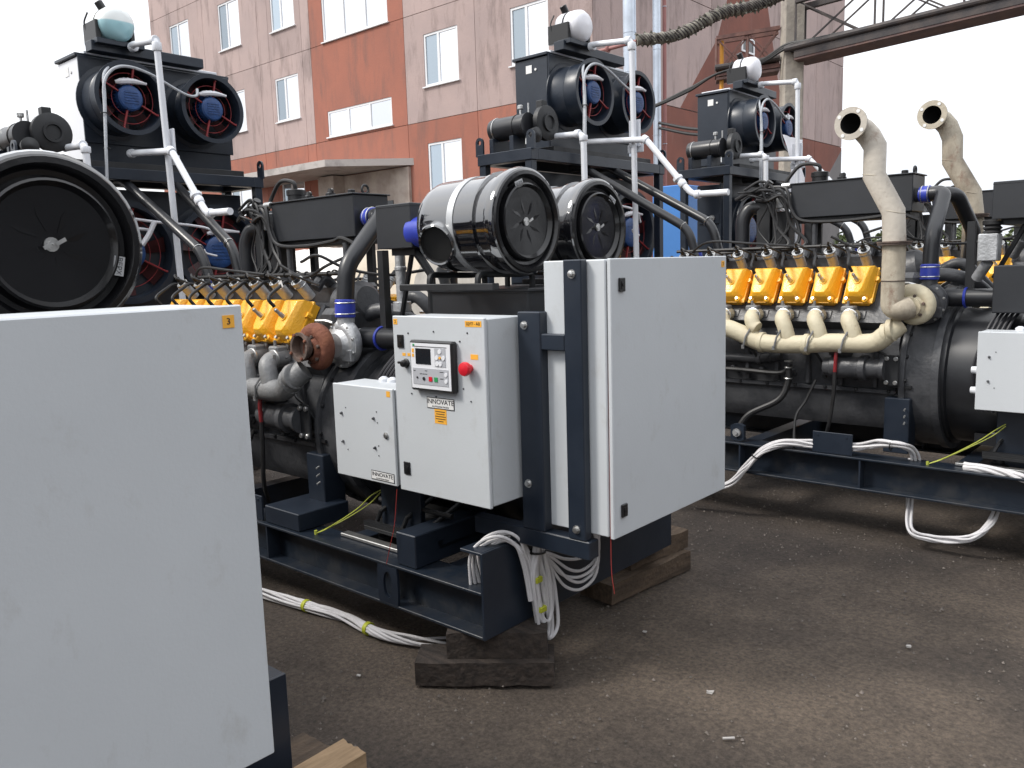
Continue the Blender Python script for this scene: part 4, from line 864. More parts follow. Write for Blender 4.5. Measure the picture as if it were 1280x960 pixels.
    for x, z in ((-2.46, -.245), (-2.315, -.235), (-2.135, -.235), (-2.175, -.268), (-2.455, -.485), (-2.315, -.487), (-2.165, -.445), (-2.128, -.49)): sc_.lathe((x, yf, z), -Y, [(0, .004), (.003, .003)], 8)
    obj('door_screws', sc_, 'engine', cb, kind='stuff')
    # ---- junction box
    m = MB(); m.box(-3.02, -2.618, 2.238, 2.40, -.898, -.488, .004); jb = obj('junction_box', m, 'cab', rt)
    m = MB(); m.box(-3.015, -2.623, 2.232, 2.238, -.893, -.493); obj('door_seal', m, 'cab_seal', jb)
    yj = 2.218
    m = MB(); m.box(-3.022, -2.616, yj, 2.232, -.900, -.486, .003); obj('cabinet_door', m, 'cab', jb)
    m = MB()
    for k in range(5): m.lathe((-2.86 + k * .058, 2.38, -.488), Z, [(0, .024), (.012, .024), (.018, .016), (.022, .010)], 12)
    obj('cable_gland', m, 'pvc', jb)
    m = MB()
    for z in (-.70, -.81): m.lathe((-3.02, 2.31, z), -X, [(0, .026), (.018, .026), (.022, .020), (.045, .018)], 12)
    obj('cable_gland', m, 'pvc', jb)
    m = MB(); m.lathe((-2.668, yj, -.686), -Y, [(0, .014), (.005, .014), (.006, .009), (.010, .009)], 16); obj('cam_lock', m, 'zinc', jb)
    m = MB()
    for x, z in ((-2.965, -.617), (-2.965, -.745), (-2.745, -.620), (-2.745, -.748)): m.lathe((x, yj, z), -Y, [(0, .007), (.003, .007), (.010, .004)], 8)
    for x, z in ((-2.935, -.59), (-2.935, -.778), (-2.725, -.59), (-2.722, -.636), (-2.722, -.737), (-2.724, -.78)): m.lathe((x, yj, z), -Y, [(0, .003), (.002, .003)], 8)
    obj('door_screws', m, 'engine', jb, kind='stuff')
    m = MB(); m.box(-2.655, -2.632, yj - .001, yj, -.52, -.496); obj('number_label', m, 'amber_lab', jb)
    badge(-2.705, -.868, .150, .040, yj, jb)
    m = MB(); m.box(-2.95, -2.68, 2.40, 2.43, -1.23, -.55, .003); obj('box_bracket', m, 'steel', rt)
    m = MB(); m.tube(spl([(-2.90, 2.36, -.99), (-2.94, 2.33, -1.02), (-3.02, 2.31, -1.09), (-3.15, 2.26, -1.18), (-3.24, 2.235, -1.228)]), .003, 6); m.tube(spl([(-2.90, 2.36, -1.0), (-2.96, 2.34, -1.06), (-3.08, 2.30, -1.14), (-3.18, 2.25, -1.20), (-3.24, 2.235, -1.228)]), .0028, 6)
    m.cyl((-3.245, 2.235, -1.234), (-3.245, 2.235, -1.215), .008, seg=8); obj('earth_wire', m, 'gnd_wire', rt)

build_frame(root1); build_engine(root1); build_heads(root1); build_harness(root1); build_air(root1); build_radiator(root1); build_cabinets(root1)
INFO = {0: ((.095, -2.771, -.096), .207), 2: ((2.397, 3.146, .095), -.57), 3: ((2.661, 6.392, .137), .8)}
LAB = {0: 'nearest generator set at left edge, its tall grey cabinet door numbered 3 filling the corner',
       2: 'generator set behind the middle one, with cream exhaust manifold and two tall bent exhaust pipes',
       3: 'farthest generator set, a white plastic sheet hanging below its cooler fans'}
roots = {1: root1}
for gi, (dv, ry) in INFO.items():
    r2 = copy_tree(root1); dv = V(dv) * (5 / 6); a = R_(ry); piv = V(-5 / 6, 2.5 * 5 / 6, 0)
    q = REF - piv; q = V(math.cos(a) * q.x - math.sin(a) * q.y, math.sin(a) * q.x + math.cos(a) * q.y, q.z)
    r2.location = piv + q + dv + V(0, 0, ZO); r2.rotation_euler = (0, 0, a); r2['label'] = LAB[gi]; roots[gi] = r2
build_metering(roots[2]); build_slim(root1)
m = MB(); m.box(-3.02, -2.76, 2.48, 2.74, -.405, -.15, .004); obj('sensor_box', m, 'box_grey', roots[2])
m = MB(); m.obox((-3.80, 2.50, -.055), V(.026, -.008, .008), V(0, .004, .0) * .2, V(-.008, .0, .017)); obj('wire_tag', m, 'white', root1)
build_turbo(root1, 'rust', True); build_manifold(root1, 'engine_light', 1.15)
MIR = True; build_turbo(root1, 'rust', True); build_manifold(root1, 'engine_light', 1.15); MIR = False
def override(o, base, mt):
    if o.name.split('.')[0] == base and o.data:
        o.material_slots[0].link = 'OBJECT'; o.material_slots[0].material = M[mt]
    for ch in o.children: override(ch, base, mt)
build_turbo(roots[2], 'cream', False); build_manifold(roots[2], 'cream')
MIR = True; build_turbo(roots[2], 'cream', False); build_manifold(roots[2], 'cream_dirty'); MIR = False
build_exhaust(roots[2], [(-3.70, .655), (-3.605, .53), (-3.605, .37), (-3.495, .165), (-3.485, -.01)], 2.315, 'cream_pipe')
build_exhaust(roots[2], [(-3.58, .806), (-3.485, .66), (-3.48, .515), (-3.362, .306), (-3.343, .16)], 3.40, 'cream_dirty')
def adopt(src, dst, names):
    for ch in [c for c in src.children if c.name.split('.')[0] in names]: copy_tree(ch, dst)
adopt(root1, roots[0], ('turbine_housing', 'compressor_housing', 'actuator_rod', 'exhaust_manifold'))
adopt(roots[2], roots[3], ('turbine_housing', 'compressor_housing', 'actuator_rod', 'exhaust_manifold'))
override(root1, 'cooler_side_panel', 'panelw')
for ch in list(roots[2].children) + list(roots[3].children): override(ch, 'header_tank', 'film')
def find(o, base):
    for ch in o.children:
        if ch.name.split('.')[0] == base: return ch
af = sorted([c for c in roots[0].children if c.name.split('.')[0] == 'air_filter'], key=lambda c: c.location.y)
find(af[1], 'cover_label').rotation_euler = (R_(-72), 0, 0)
# numbers on the tall cabinets
for gi, s in ((0, '3'), (1, '2')):
    tc_ = find(roots[gi], 'tall_cabinet'); nl = find(tc_, 'number_label')
    text('label_text', s, .019, (-1.6352, 3.209, -.013), Y, Z, 'ink', nl)

# thin red wires hanging from the middle set
m = MB(); m.tube(spl([(-2.585, 2.19, -.90), (-2.60, 2.18, -1.05), (-2.63, 2.175, -1.15), (-2.66, 2.175, -1.235)]), .0014, 5); m.tube(spl([(-1.658, 2.3985, -.3), (-1.658, 2.397, -.7), (-1.656, 2.394, -.97), (-1.645, 2.38, -1.10), (-1.63, 2.375, -1.18)]), .0012, 5)
obj('loose_wire', m, 'redwire', root1)

# ------------------------------------------------------------------ cables lying and hanging
def bundle(name, path, n, r, spread, mt, seed, twist=1.0, **kw):
    rnd = random.Random(seed); P = spl(path, 8); m = MB(); L = len(P)
    for k in range(n):
        ph = 2 * math.pi * k / n + rnd.uniform(-.3, .3); rad = spread * rnd.uniform(.6, 1); tw = twist * rnd.uniform(.6, 1.3); pts = []
        for i, p in enumerate(P):
            t = (P[min(i + 1, L - 1)] - P[max(i - 1, 0)]).normalized(); _, a, b = frame(t); q = ph + tw * 2.2 * i / L + .5 * math.sin(i * .3 + k)
            pts.append(p + (a * math.cos(q) + b * math.sin(q)) * rad)
        m.tube(pts, r, 8)
    return obj(name, m, mt, **kw)
b = bundle('cable_bundle', [(-4.7, 2.05, -1.60), (-4.2, 2.12, -1.60), (-3.64, 2.165, -1.60), (-3.3, 2.2, -1.595), (-3.05, 2.235, -1.60), (-2.8, 2.22, -1.60), (-2.62, 2.27, -1.60), (-2.42, 2.38, -1.60)], 8, .0066, .021, 'cable', 3, 2.5,
           label='pale cable bundle lying on the ground under the middle frame, tied with yellow tape', cat='cable')
for p, ax in (((-3.31, 2.20, -1.597), X), ((-2.87, 2.222, -1.60), X)):
    m = MB(); m.lathe(V(p) - ax * .011, ax, [(0, .028), (.0, .030), (.022, .030), (.022, .028)], 14); obj('tape_band', m, 'tape', b)
XC = -2.075
def loop(pts, n, r, off, seed):
    rnd = random.Random(seed); m = MB()
    for k in range(n):
        s_ = 1 - .09 * k; c = sum((V(p) for p in pts), V(0, 0, 0)) / len(pts)
        P = [c + (V(p) - c) * s_ + V(rnd.uniform(-.012, .012), rnd.uniform(-.01, .01), rnd.uniform(-.01, .01)) + V(off * k, 0, 0) for p in pts]
        m.tube(spl(P, 6), r, 8)
    return m
m = MB()
rnd = random.Random(12)
for k in range(6):
    y = .017 * k; h = (0, -.016, .010, -.03, -.006, -.022)[k]; j = lambda: rnd.uniform(-.006, .006)
    m.tube(spl([(-2.21 + .008 * k, 2.225 + y, -1.24), (-2.20 + j(), 2.215 + y + j(), -1.12), (-2.165, 2.235 + y + j(), -1.058 + h), (-2.10, 2.275 + y, -1.030 + h), (-2.062 + j(), 2.335 + y * .7, -1.075 + h), (-2.055 + j(), 2.375 + y * .5, -1.18), (-2.05 + j(), 2.395 + y * .45, -1.32)], 7), .0066, 8)
obj('cable_bundle', m, 'cable', label='pale cables arching over the near end beam of the middle frame', cat='cable')
m = MB(); rnd = random.Random(5)
for k in range(9):
    j = lambda a=.006: rnd.uniform(-a, a)
    w_ = .016 + .0072 * k; yc = 2.445 + j(.004); top = -1.085 - .006 * (k % 3); bot = (-1.40, -1.50, -1.49, -1.51, -1.43, -1.52, -1.50, -1.44, -1.51)[k]; xo = XC + .020 + .006 * (k % 5)
    P = [(xo + j(), yc + j(), top), (xo + j(), yc + w_ * .5, top - .05), (xo + j(), yc + w_ * .95, top - .16), (xo, yc + w_, (top + bot) / 2 - .03), (xo + j(), yc + w_ * .8, bot + .045), (xo, yc + w_ * .1, bot), (xo + j(), yc - w_ * .6, bot + .04), (xo, yc - w_ * .75, (top + bot) / 2), (xo + j(), yc - w_ * .55, top - .10), (xo, yc + j(), top)]
    P = [V(p) + V(0, max(0, -1.2 - p[2]) * .16, 0) for p in P]
    m.tube(spl(P, 7), .0076, 8)
coil = obj('cable_coil', m, 'cable', label='coiled pale cables hanging from the near end of the middle frame, banded in yellow', cat='cable')
for z in (-1.235, -1.365):
    mm = MB(); mm.box(XC + .008, XC + .056, 2.400 + (-1.2 - z) * .16, 2.438 + (-1.2 - z) * .16, z - .012, z + .012, .003); obj('tape_band', mm, 'tape', coil)
mm = MB(); mm.torus((XC + .03, 2.44, -1.125), Z, .034, .005, 14, 5); obj('cable_tie', mm, 'blackp', coil)
m = MB()
for k in range(5):
    d = (-.035, .012, .034, .055, .082)[k]; e = (.0, .012, -.008, .010, -.004)[k]
    m.tube(spl([(XC + .03, 2.455, -1.13), (XC + .035, 2.515 + e, -1.17 - d * .4), (XC + .05 + e, 2.60 + e, -1.235 - d * 1.0), (XC + .07, 2.69 + e, -1.255 - d * 1.15), (XC + .085 - e, 2.775 + e * 2, -1.215 - d * .8), (XC + .07, 2.80 - d * .4, -1.06)], 8), .0066, 8)
obj('cable_bundle', m, 'cable', label='slack loops of pale cable between the coil and the tall cabinet shelf', cat='cable')
# cables on the second set's side rail (given in that set's own coordinates)
def gxf(gi, p):
    dv, ry = INFO[gi]; dv = V(dv) * (5 / 6); a = R_(ry); piv = V(-5 / 6, 2.5 * 5 / 6, 0); q = V(p) - piv
    return piv + dv + V(math.cos(a) * q.x - math.sin(a) * q.y, math.sin(a) * q.x + math.cos(a) * q.y, q.z)
G2 = lambda *P: [gxf(2, p) for p in P]
b = bundle('cable_bundle', G2((-4.75, 2.1, -1.60), (-4.43, 2.15, -1.52), (-4.3, 2.16, -1.39), (-4.19, 2.165, -1.27), (-4.06, 2.18, -1.20), (-3.92, 2.215, -1.19), (-3.78, 2.225, -1.19), (-3.62, 2.22, -1.18), (-3.48, 2.20, -1.135), (-3.37, 2.22, -1.14), (-3.33, 2.29, -1.20), (-3.33, 2.33, -1.28)), 7, .0075, .021, 'cable', 8, 2,
           label='white cable bundle laid along the side rail behind the tall grey cabinet', cat='cable')
m = MB(); m.torus(gxf(2, (-4.22, 2.163, -1.30)), V(.4, 0, .9), .028, .004, 14, 5); m.torus(gxf(2, (-3.43, 2.2, -1.14)), X, .028, .004, 14, 5); obj('cable_tie', m, 'blackp', b)
b = bundle('cable_bundle', G2((-3.35, 2.32, -1.23), (-3.35, 2.33, -1.36), (-3.345, 2.28, -1.50), (-3.30, 2.18, -1.61), (-3.2, 2.18, -1.635), (-3.1, 2.18, -1.625), (-3.0, 2.19, -1.595), (-2.93, 2.24, -1.52), (-2.91, 2.31, -1.42), (-2.90, 2.33, -1.25)), 6, .0072, .021, 'cable', 9, 2.5,
           label='white cable loop sagging under the side rail at the right of the yard', cat='cable')
b = bundle('cable_bundle', G2((-3.06, 2.235, -1.22), (-2.98, 2.22, -1.215), (-2.85, 2.215, -1.225), (-2.7, 2.21, -1.25), (-2.5, 2.2, -1.28)), 5, .011, .018, 'cable', 10, 1.5,
           label='short white cable bundle on the rail below the grey junction box at right edge', cat='cable')

# ------------------------------------------------------------------ timber under the frames
def timber(cx, cy, z0, L, W, H, ang, mt, label, grp='timber blocks under the generator frames', nm='timber_block'):
    a = R_(ang); u = V(math.cos(a), math.sin(a), 0); w_ = V(-math.sin(a), math.cos(a), 0)
    m = MB(); nL = 8; vs = []; rnd = random.Random(int(cx * 1000) ^ int(cy * 777)); 
    for i in range(nL + 1):
        for s1, s2 in ((-1, -1), (1, -1), (1, 1), (-1, 1)):
            j = rnd.uniform(-.0035, .0035); e = .004
            vs.append(V(0, 0, 0) + u * (L * (i / nL - .5)) + w_ * (s1 * W / 2 + j) + Z * ((s2 + 1) / 2 * H + j * .7))
    fs = [(4 * i + k, 4 * i + (k + 1) % 4, 4 * i + 4 + (k + 1) % 4, 4 * i + 4 + k) for i in range(nL) for k in range(4)] + [(3, 2, 1, 0), tuple(4 * nL + k for k in range(4))]
    m.add(vs, fs)
    o = obj(nm, m, mt, origin=(cx, cy, z0), local=True, label=label, cat='timber', group=grp); return o
timber(-2.19, 2.275, GZ, .55, .17, .095, 38, 'wood_dark', 'lower dark sleeper under the near corner of the middle frame')
timber(-2.17, 2.33, GZ + .096, .40, .16, .106, 38, 'wood_dark', 'upper dark sleeper wedged under the near corner of the middle frame')
timber(-2.25, 3.49, GZ, .66, .20, .10, 85, 'wood', 'lower brown timber under the far corner of the middle frame')
timber(-2.27, 3.62, GZ + .101, .48, .17, .101, 83, 'wood', 'upper brown timber under the far corner of the middle frame')
timber(-1.90, 1.20, GZ, .11, .40, .225, 2, 'wood_light', 'pale fresh timber by the corner of the nearest grey cabinet')
timber(-2.08, 1.22, GZ, .16, .36, .17, 4, 'wood', 'brown timber half hidden behind the pale one near the nearest cabinet')
for gi in (1, 2, 3):
    for x in ((-6.3,) if gi == 1 else (-6.3, -2.3)):
        for yy in (2.23, 3.52):
            p = gxf(gi, (x, yy, -1.425)) if gi != 1 else V(x, yy, -1.425); h = (p.z - GZ)
            timber(p.x, p.y, GZ, .3, .45, h - .002, 8, 'wood_dark', 'dark sleeper under the ' + ('radiator' if x < -4 else 'cabinet') + ' end of the ' + ('near' if yy < 3 else 'far') + ' rail of ' + {1: 'the middle frame', 2: 'the set with cream exhaust', 3: 'the farthest set'}[gi])

# litter
for x, y, s_, lb in ((-1.42, 2.70, .011, 'pale stone on the dark patch of yard right of the near timbers'), (-1.20, 2.22, .008, 'small pale stone nearest the bottom edge at right'), (-2.6, 1.95, .008, 'pale stone left of the dark sleepers under the near corner'), (-1.9, 3.0, .008, 'small pale stone below the tall cabinet by the brown timbers'), (-.95, 3.55, .009, 'small pale stone alone on the open yard at right')):
    m = MB(); rnd = random.Random(int(x * 100)); m.obox((x, y, GZ + s_ * .3), V(s_, s_ * .4, 0), V(-s_ * .3, s_ * .7, 0), Z * s_ * .35, s_ * .15)
    for v in m.v: v += V(rnd.uniform(-1, 1), rnd.uniform(-1, 1), rnd.uniform(-.4, .4)) * s_ * .35
    obj('pebble', m, 'litter', label=lb, cat='stone', group='pale stones on the yard')
m = MB(); m.cyl((-1.235, 2.44, GZ + .006), (-1.205, 2.468, GZ + .006), .0045, seg=8); obj('cigarette_end', m, 'litter', label='white cigarette end lying on the yard at right of the timbers', cat='litter')

# ------------------------------------------------------------------ workshop building
def at19(x): return x * 19 / 24
FY = 19.0; ZB = 4.72; ST = 3.33; X0, X1 = -37.8, -13.5
bld = empty('workshop_building', (-25, FY + 6, GZ), label='long pink and terracotta panel building with white windows beyond the machines', cat='building')
m = MB(); m.box(X0 + .02, X1 - .12, FY + .13, 37.3, GZ, ZB + 3 * ST, 0); obj('wall_core', m, 'joint', bld)
rows = [(GZ, ZB)] + [(ZB + ST * i, ZB + ST * (i + 1)) for i in range(3)]
cols = [X0, -33.4, -31.75 - 1.2, -29.3, -28.62, -26.55, -26.0, -21.0, -17.8, -13.5]
cols = [-37.8, -33.3, -29.3, -28.6, -26.5, -25.98, -20.95, -17.8, -13.5]
wins = {}
rz = [(2.45, 4.02), (5.76, 7.36), (9.05, 10.85), (12.4, 14.1)]
wx = [(-36.1, -34.45), (-32.05, -30.5), (-28.35, -26.85), (-20.05, -18.53), (-16.4, -15.0)]
st = {1: (4.83 + .0, 5.73 + .0), 2: (8.1, 9.64), 3: (11.5, 13.0)}
def window(x0, x1, z0, z1, par, nm=2, open_=False):
    f = MB(); t = .07; y0 = FY + .02
    for a in ((x0, x0 + t, z0, z1), (x1 - t, x1, z0, z1), (x0 + t, x1 - t, z0, z0 + t), (x0 + t, x1 - t, z1 - t, z1)): f.box(a[0], a[1], y0, y0 + .07, a[2], a[3], 0)
    ms = [x0 + (x1 - x0) * k / nm for k in range(1, nm)] if nm > 2 else [x0 + (x1 - x0) * .42]
    for q in ms: f.box(q - .045, q + .045, y0 + .002, y0 + .068, z0 + t, z1 - t)
    w_ = obj('window', f, 'winframe', par)
    ed = [x0 + t] + ms + [x1 - t]
    for a, b_ in zip(ed[:-1], ed[1:]):
        p = MB(); p.box(a + .04 if a != x0 + t else a, b_ - .04 if b_ != x1 - t else b_, y0 + .03, y0 + .04, z0 + t, z1 - t); obj('pane', p, 'glass2' if (nm == 2 and a == x0 + t) else 'glass', w_)
    s_ = MB(); s_.box(x0 - .06, x1 + .06, FY - .07, FY + .02, z0 - .04, z0, .004); obj('sill', s_, 'winframe', w_)
def panel(x0, x1, z0, z1, mt, par, holes):
    gp = .009; x0 += gp; x1 -= gp; z0 += gp; z1 -= gp; y0, y1 = FY, FY + .13
    hs = [h for h in holes if h[0] > x0 and h[1] < x1 and h[2] > z0 and h[3] < z1]
    m = MB(); xcur = x0
    for h in sorted(hs):
        if h[0] > xcur: m.box(xcur, h[0], y0, y1, z0, z1)
        m.box(h[0], h[1], y0, y1, z0, h[2]); m.box(h[0], h[1], y0, y1, h[3], z1); xcur = h[1]
    m.box(xcur, x1, y0, y1, z0, z1)
    return obj('wall_panel', m, mt, par)
holes = []
for r in range(4):
    for (a, b_) in wx: holes.append((a, b_, rz[r][0], rz[r][1], 2))
    if r in st: holes.append((-25.2, -21.7, st[r][0], st[r][1], 3))
for r, (z0, z1) in enumerate(rows):
    for c in range(len(cols) - 1):
        xa, xb = cols[c], cols[c + 1]; stair = abs(xa + 25.98) < .1
        mt = 'terra' if (r == 0 or stair) else 'pink'
        panel(xa, xb, z0, z1, mt, bld, [h[:4] for h in holes])
for h in holes: window(h[0], h[1], h[2], h[3], bld, h[4])
# gable
def gpanel(y0, y1, z0, z1, mt): m = MB(); m.box(X1 - .12, X1, y0 + .012, y1 - .012, z0 + .012, z1 - .012); obj('wall_panel', m, mt, bld)
gy = [FY + .002, 22.2, 25.6, 29.0, 31.6, 34.4, 37.4]
for r, (z0, z1) in enumerate(rows):
    for a, b_ in zip(gy[:-1], gy[1:]): gpanel(a, b_, z0, z1, 'terra_dark' if r == 0 else 'pink')
m = MB(); m.prism([(23.6, ZB + .02), (26.0, 7.2), (27.0, 9.2), (27.3, 12.0), (29.2, 12.0), (29.7, 9.2), (30.6, 6.9), (31.1, 5.8), (31.2, ZB + .02)], (X1 + .0, 0, 0), Y, Z, (.006, 0, 0)); obj('mural_paint', m, 'terra_dark', bld)
m = MB(); m.prism([(35.2, 2.9), (37.39, 4.6), (37.39, -1.6), (34.5, -1.6)], (X1, 0, 0), Y, Z, (.006, 0, 0)); obj('mural_paint', m, 'grey_wall', bld)
m = MB()
for a in ((27.7, 27.78), (28.6, 28.68)): m.box(X1 + .008, X1 + .05, a[0], a[1], 7.1, 7.62)
m.box(X1 + .008, X1 + .05, 27.78, 28.6, 7.1, 7.16); m.box(X1 + .008, X1 + .05, 27.78, 28.6, 7.56, 7.62); w_ = obj('window', m, 'winframe', bld)
m = MB(); m.box(X1 + .01, X1 + .02, 27.78, 28.6, 7.16, 7.56); obj('pane', m, 'carg', w_)
m = MB(); m.box(X0 - .2, X1 + .2, FY - .2, 37.6, ZB + 3 * ST, ZB + 3 * ST + .3); obj('roof', m, 'grey_wall', bld)
# entrance: canopy, piers, recessed door
m = MB(); m.prism([(-30.5, FY - .002), (-27.9, FY - 2.1), (-22.7, FY - 2.1), (-20.75, FY - .002)], (0, 0, 3.42), X, Y, (0, 0, .22))
cn = obj('entrance_canopy', m, 'canopy', bld)
m = MB(); m.box(-25.2, -24.3, FY - .6, FY - .01, GZ, 3.38, .01); obj('canopy_pier', m, 'plaster', bld)
m = MB(); m.box(-24.3, -20.9, FY - .12, FY - .006, GZ, 3.38, .005); obj('porch_wall', m, 'plaster', bld)
m = MB(); m.box(-22.6, -21.7, FY - .16, FY - .12, GZ, 2.35, .005); obj('entrance_door', m, 'carg', bld)
m = MB(); m.tube(arc([(-24.0, FY - .2, 1.6), (-24.0, FY - .2, 2.7), (-22.9, FY - .2, 2.75)], .1), .03, 8); obj('porch_pipe', m, 'pinkpipe', bld)
# downpipes on the gable corner (free standing ducts in front of it)
def duct(name, x, y, r, z0, z1, mt, label, cat, bands=4):
    e = MB(); e.cyl((x, y, z0), (x, y, z1), r, seg=20); o = obj(name, e, mt, label=label, cat=cat)
    for k in range(bands):
        z = z0 + (z1 - z0) * (k + .5) / bands; q = MB(); q.torus((x, y, z), Z, r + .002, .008, 20, 5); obj('pipe_band', q, 'galv', o)
    return o
duct('flue_pipe', -9.806, 15.094, .135, 1.2, 12, 'galv', 'thick galvanised flue pipe beside the corner of the pink building', 'pipe', 14)
duct('flue_pipe', -9.385, 15.46, .085, GZ, 12, 'galv', 'thinner galvanised flue pipe standing right of the thick one', 'pipe', 8)
duct('vent_pipe', -9.30, 15.62, .04, GZ, 12, 'pinkpipe', 'narrow dull pink pipe standing right of the galvanised flues', 'pipe', 5)

# ------------------------------------------------------------------ pipe rack
m = MB(); m.box(-6.06, -5.74, 13.83, 14.13, GZ, 8, .02)
for v in m.v: pass
col = obj('rack_column', m, 'concrete', label='rough concrete column carrying the pipe rack, standing in front of the gable', cat='column')
col.rotation_euler = (0, 0, R_(38))
def lattice(name, A, B, dz, n, label, mt='lattice_dark', w=.45):
    A, B = V(A), V(B); d = (B - A); nrm = V(-d.y, d.x, 0).normalized() * w; rt = empty(name, A, label=label, cat='truss')
    def bar(p, q, r, nm='chord', mt_=mt):
        m = MB(); p, q = V(p), V(q); ax, a, b = frame(q - p); m.obox((p + q) / 2, ax * (q - p).length / 2, a * r, b * r); obj(nm, m, mt_, rt)
    for off in (V(0, 0, 0), nrm):
        bar(A + off, B + off, .055 if w > .4 else .035); bar(A + off + Z * dz, B + off + Z * dz, .045 if w > .4 else .03)
        for k in range(n):
            p = A + d * (k / n) + off; q = A + d * ((k + 1) / n) + off
            bar(p, q + Z * dz, .012, 'brace'); bar(p + Z * dz, q, .012, 'brace')
            bar(p, p + Z * dz, .014, 'strut')
    for k in range(n + 1): bar(A + d * (k / n), A + d * (k / n) + nrm, .02, 'cross_bar')
    for s_ in (-.12, .25, .7):
        m = MB(); m.tube([A + nrm * s_ + Z * .11 - d * .02, B + nrm * s_ + Z * .11], .05, 10); obj('carried_pipe', m, 'lattice_dark', rt)
    m = MB(); ax = d.normalized(); m.obox((A + B) / 2 + nrm * .5 - Z * .07, ax * d.length / 2, nrm * .6, Z * .02); obj('tray', m, 'galvbeam', rt)
    return rt
lattice('pipe_rack', (-5.75, 13.75, 3.29), (1.6, 14.05, 3.68), .84, 6, 'dark lattice pipe rack running right from the column against the sky')
lattice('pipe_rack', (-7.0, 13.45, 3.14), (-6.1, 13.95, 3.22), .60, 2, 'short maroon lattice stub left of the concrete column', 'lattice', .3)
m = MB(); m.cyl((-6.947, 13.543, GZ), (-6.947, 13.543, 3.7), .035, seg=12); obj('gas_pipe', m, 'gas', label='yellow gas pipe standing left of the concrete column', cat='pipe')
# lagged pipe
P = spl([(-7.42, 11.62, 3.47), (-6.95, 12.05, 3.53), (-6.46, 12.53, 3.84), (-6.1, 12.85, 3.93), (-5.7, 13.2, 4.12), (-5.0, 13.7, 4.5)], 14); rr = [.082 + .022 * mn.noise(V(i * .9, 0, 0)) + (.012 if i % 3 == 0 else 0) for i in range(len(P))]
m = MB(); m.tube(P, rr, 14); lg = obj('lagged_pipe', m, 'wrap', label='grey lagged pipe wrapped in wire running up to the rack', cat='pipe')
rnd = random.Random(4)
m = MB()
for i in range(0, len(P) - 1, 1):
    for q in range(2):
        a = rnd.uniform(0, 6.28); t = (P[i + 1] - P[i]).normalized(); _, u, v = frame(t); d = u * math.cos(a) + v * math.sin(a); s_ = rnd.uniform(.03, .055)
        m.add([P[i] + d * .08 - t * .03, P[i] + d * (.085 + s_), P[i] + d * .08 + t * .035], [(0, 1, 2)])
obj('lagging_tuft', m, 'wrap', lg, kind='stuff')
m = MB()
for i in range(1, len(P) - 1, 1): m.torus((P[i] + P[i + 1]) / 2, (P[i + 1] - P[i]) + V(.05, .05, .1), .093, .011, 12, 5)
obj('binding_wire', m, 'lattice_dark', lg, kind='stuff')
m = MB(); m.tube([(-8.6, 11.4, 3.35), (-7.42, 11.62, 3.45)], .03, 10); m.torus((-7.5, 11.6, 3.44), X, .05, .02, 12, 6); m.torus((-7.9, 11.53, 3.41), X, .045, .02, 12, 6); obj('pipe_stub', m, 'pinkpipe', lg)
# overhead cables
m = MB()
for k in range(3): m.tube(spl([(-8.9, 12.5, 2.75 - k * .02), (-8.2, 12.8, 2.62), (-7.4, 13.1, 2.86 + k * .02), (-6.9, 13.3, 3.12), (-6.3, 13.6, 3.22 + k * .02), (-5.9, 13.75, 3.42 + k * .03), (-5.4, 13.72, 3.47), (-4, 13.8, 3.5)], 8), .022, 8)
obj('overhead_cable', m, 'rubber', label='black cables swooping from the flue pipes up to the column', cat='cable')
m = MB()
for k in range(2): m.tube(spl([(-9.3, 15.4, 2.86 - k * .1), (-8.2, 15.0, 2.55 - k * .1), (-7.0, 14.6, 2.4 - k * .08)], 6), .03, 8)
obj('overhead_cable', m, 'rubber', label='pair of thick black cables behind the coolers near the pink pipe', cat='cable')

# ------------------------------------------------------------------ behind the machines
m = MB(); m.box(-5.54, -5.10, 9.0, 9.6, GZ, .92, .01)
bc = obj('blue_locker', m, 'bluepanel', label='bright blue sheet steel locker standing behind the second set hoses', cat='locker')
for k in range(2):
    s_ = MB(); x = -5.5 + k * .36; s_.box(x, x + .03, 8.985, 9.0, GZ + .05, .85, .003); obj('panel_rib', s_, 'bluepanel', bc)
def tarped(x0, x1, y0, y1, h, mt, label):
    nx, ny = 22, 8; m = MB(); vs = []
    for j in range(ny + 1):
        for i in range(nx + 1):
            u, v = i / nx, j / ny; e = min(1, min(u, 1 - u) * 9, min(v, 1 - v) * 4 + .15 if 0 < v < 1 else 0)
            z = GZ + h * (e ** .35 if e > 0 else 0) + (.14 * mn.noise(V(u * 9 + x0, v * 4, y0)) if e > 0 else 0)
            vs.append((x0 + (x1 - x0) * u, y0 + (y1 - y0) * (v if 0 < v < 1 else v) , z))
    m.add(vs, [(j * (nx + 1) + i, j * (nx + 1) + i + 1, (j + 1) * (nx + 1) + i + 1, (j + 1) * (nx + 1) + i) for j in range(ny) for i in range(nx)])
    return obj('covered_stack', m, mt, label=label, cat='tarpaulin', group='tarpaulin covered stacks by the building')
tarped(-24, -16.5, 12.9, 14.6, 2.25, 'tarpw', 'white tarpaulin covered stack seen under the charge cooler at left')
tarped(-16.4, -13.2, 12.3, 13.8, 2.1, 'tarp', 'cream tarpaulin covered stack behind the middle turbocharger')
tarped(-13.1, -9.0, 11.5, 13.2, 2.0, 'tarp2', 'grey brown tarpaulin covered stack behind the middle air filters')
tarped(-22, -15, 11.0, 12.2, 1.35, 'tarp', 'low cream tarpaulin covered stack in front of the white one')
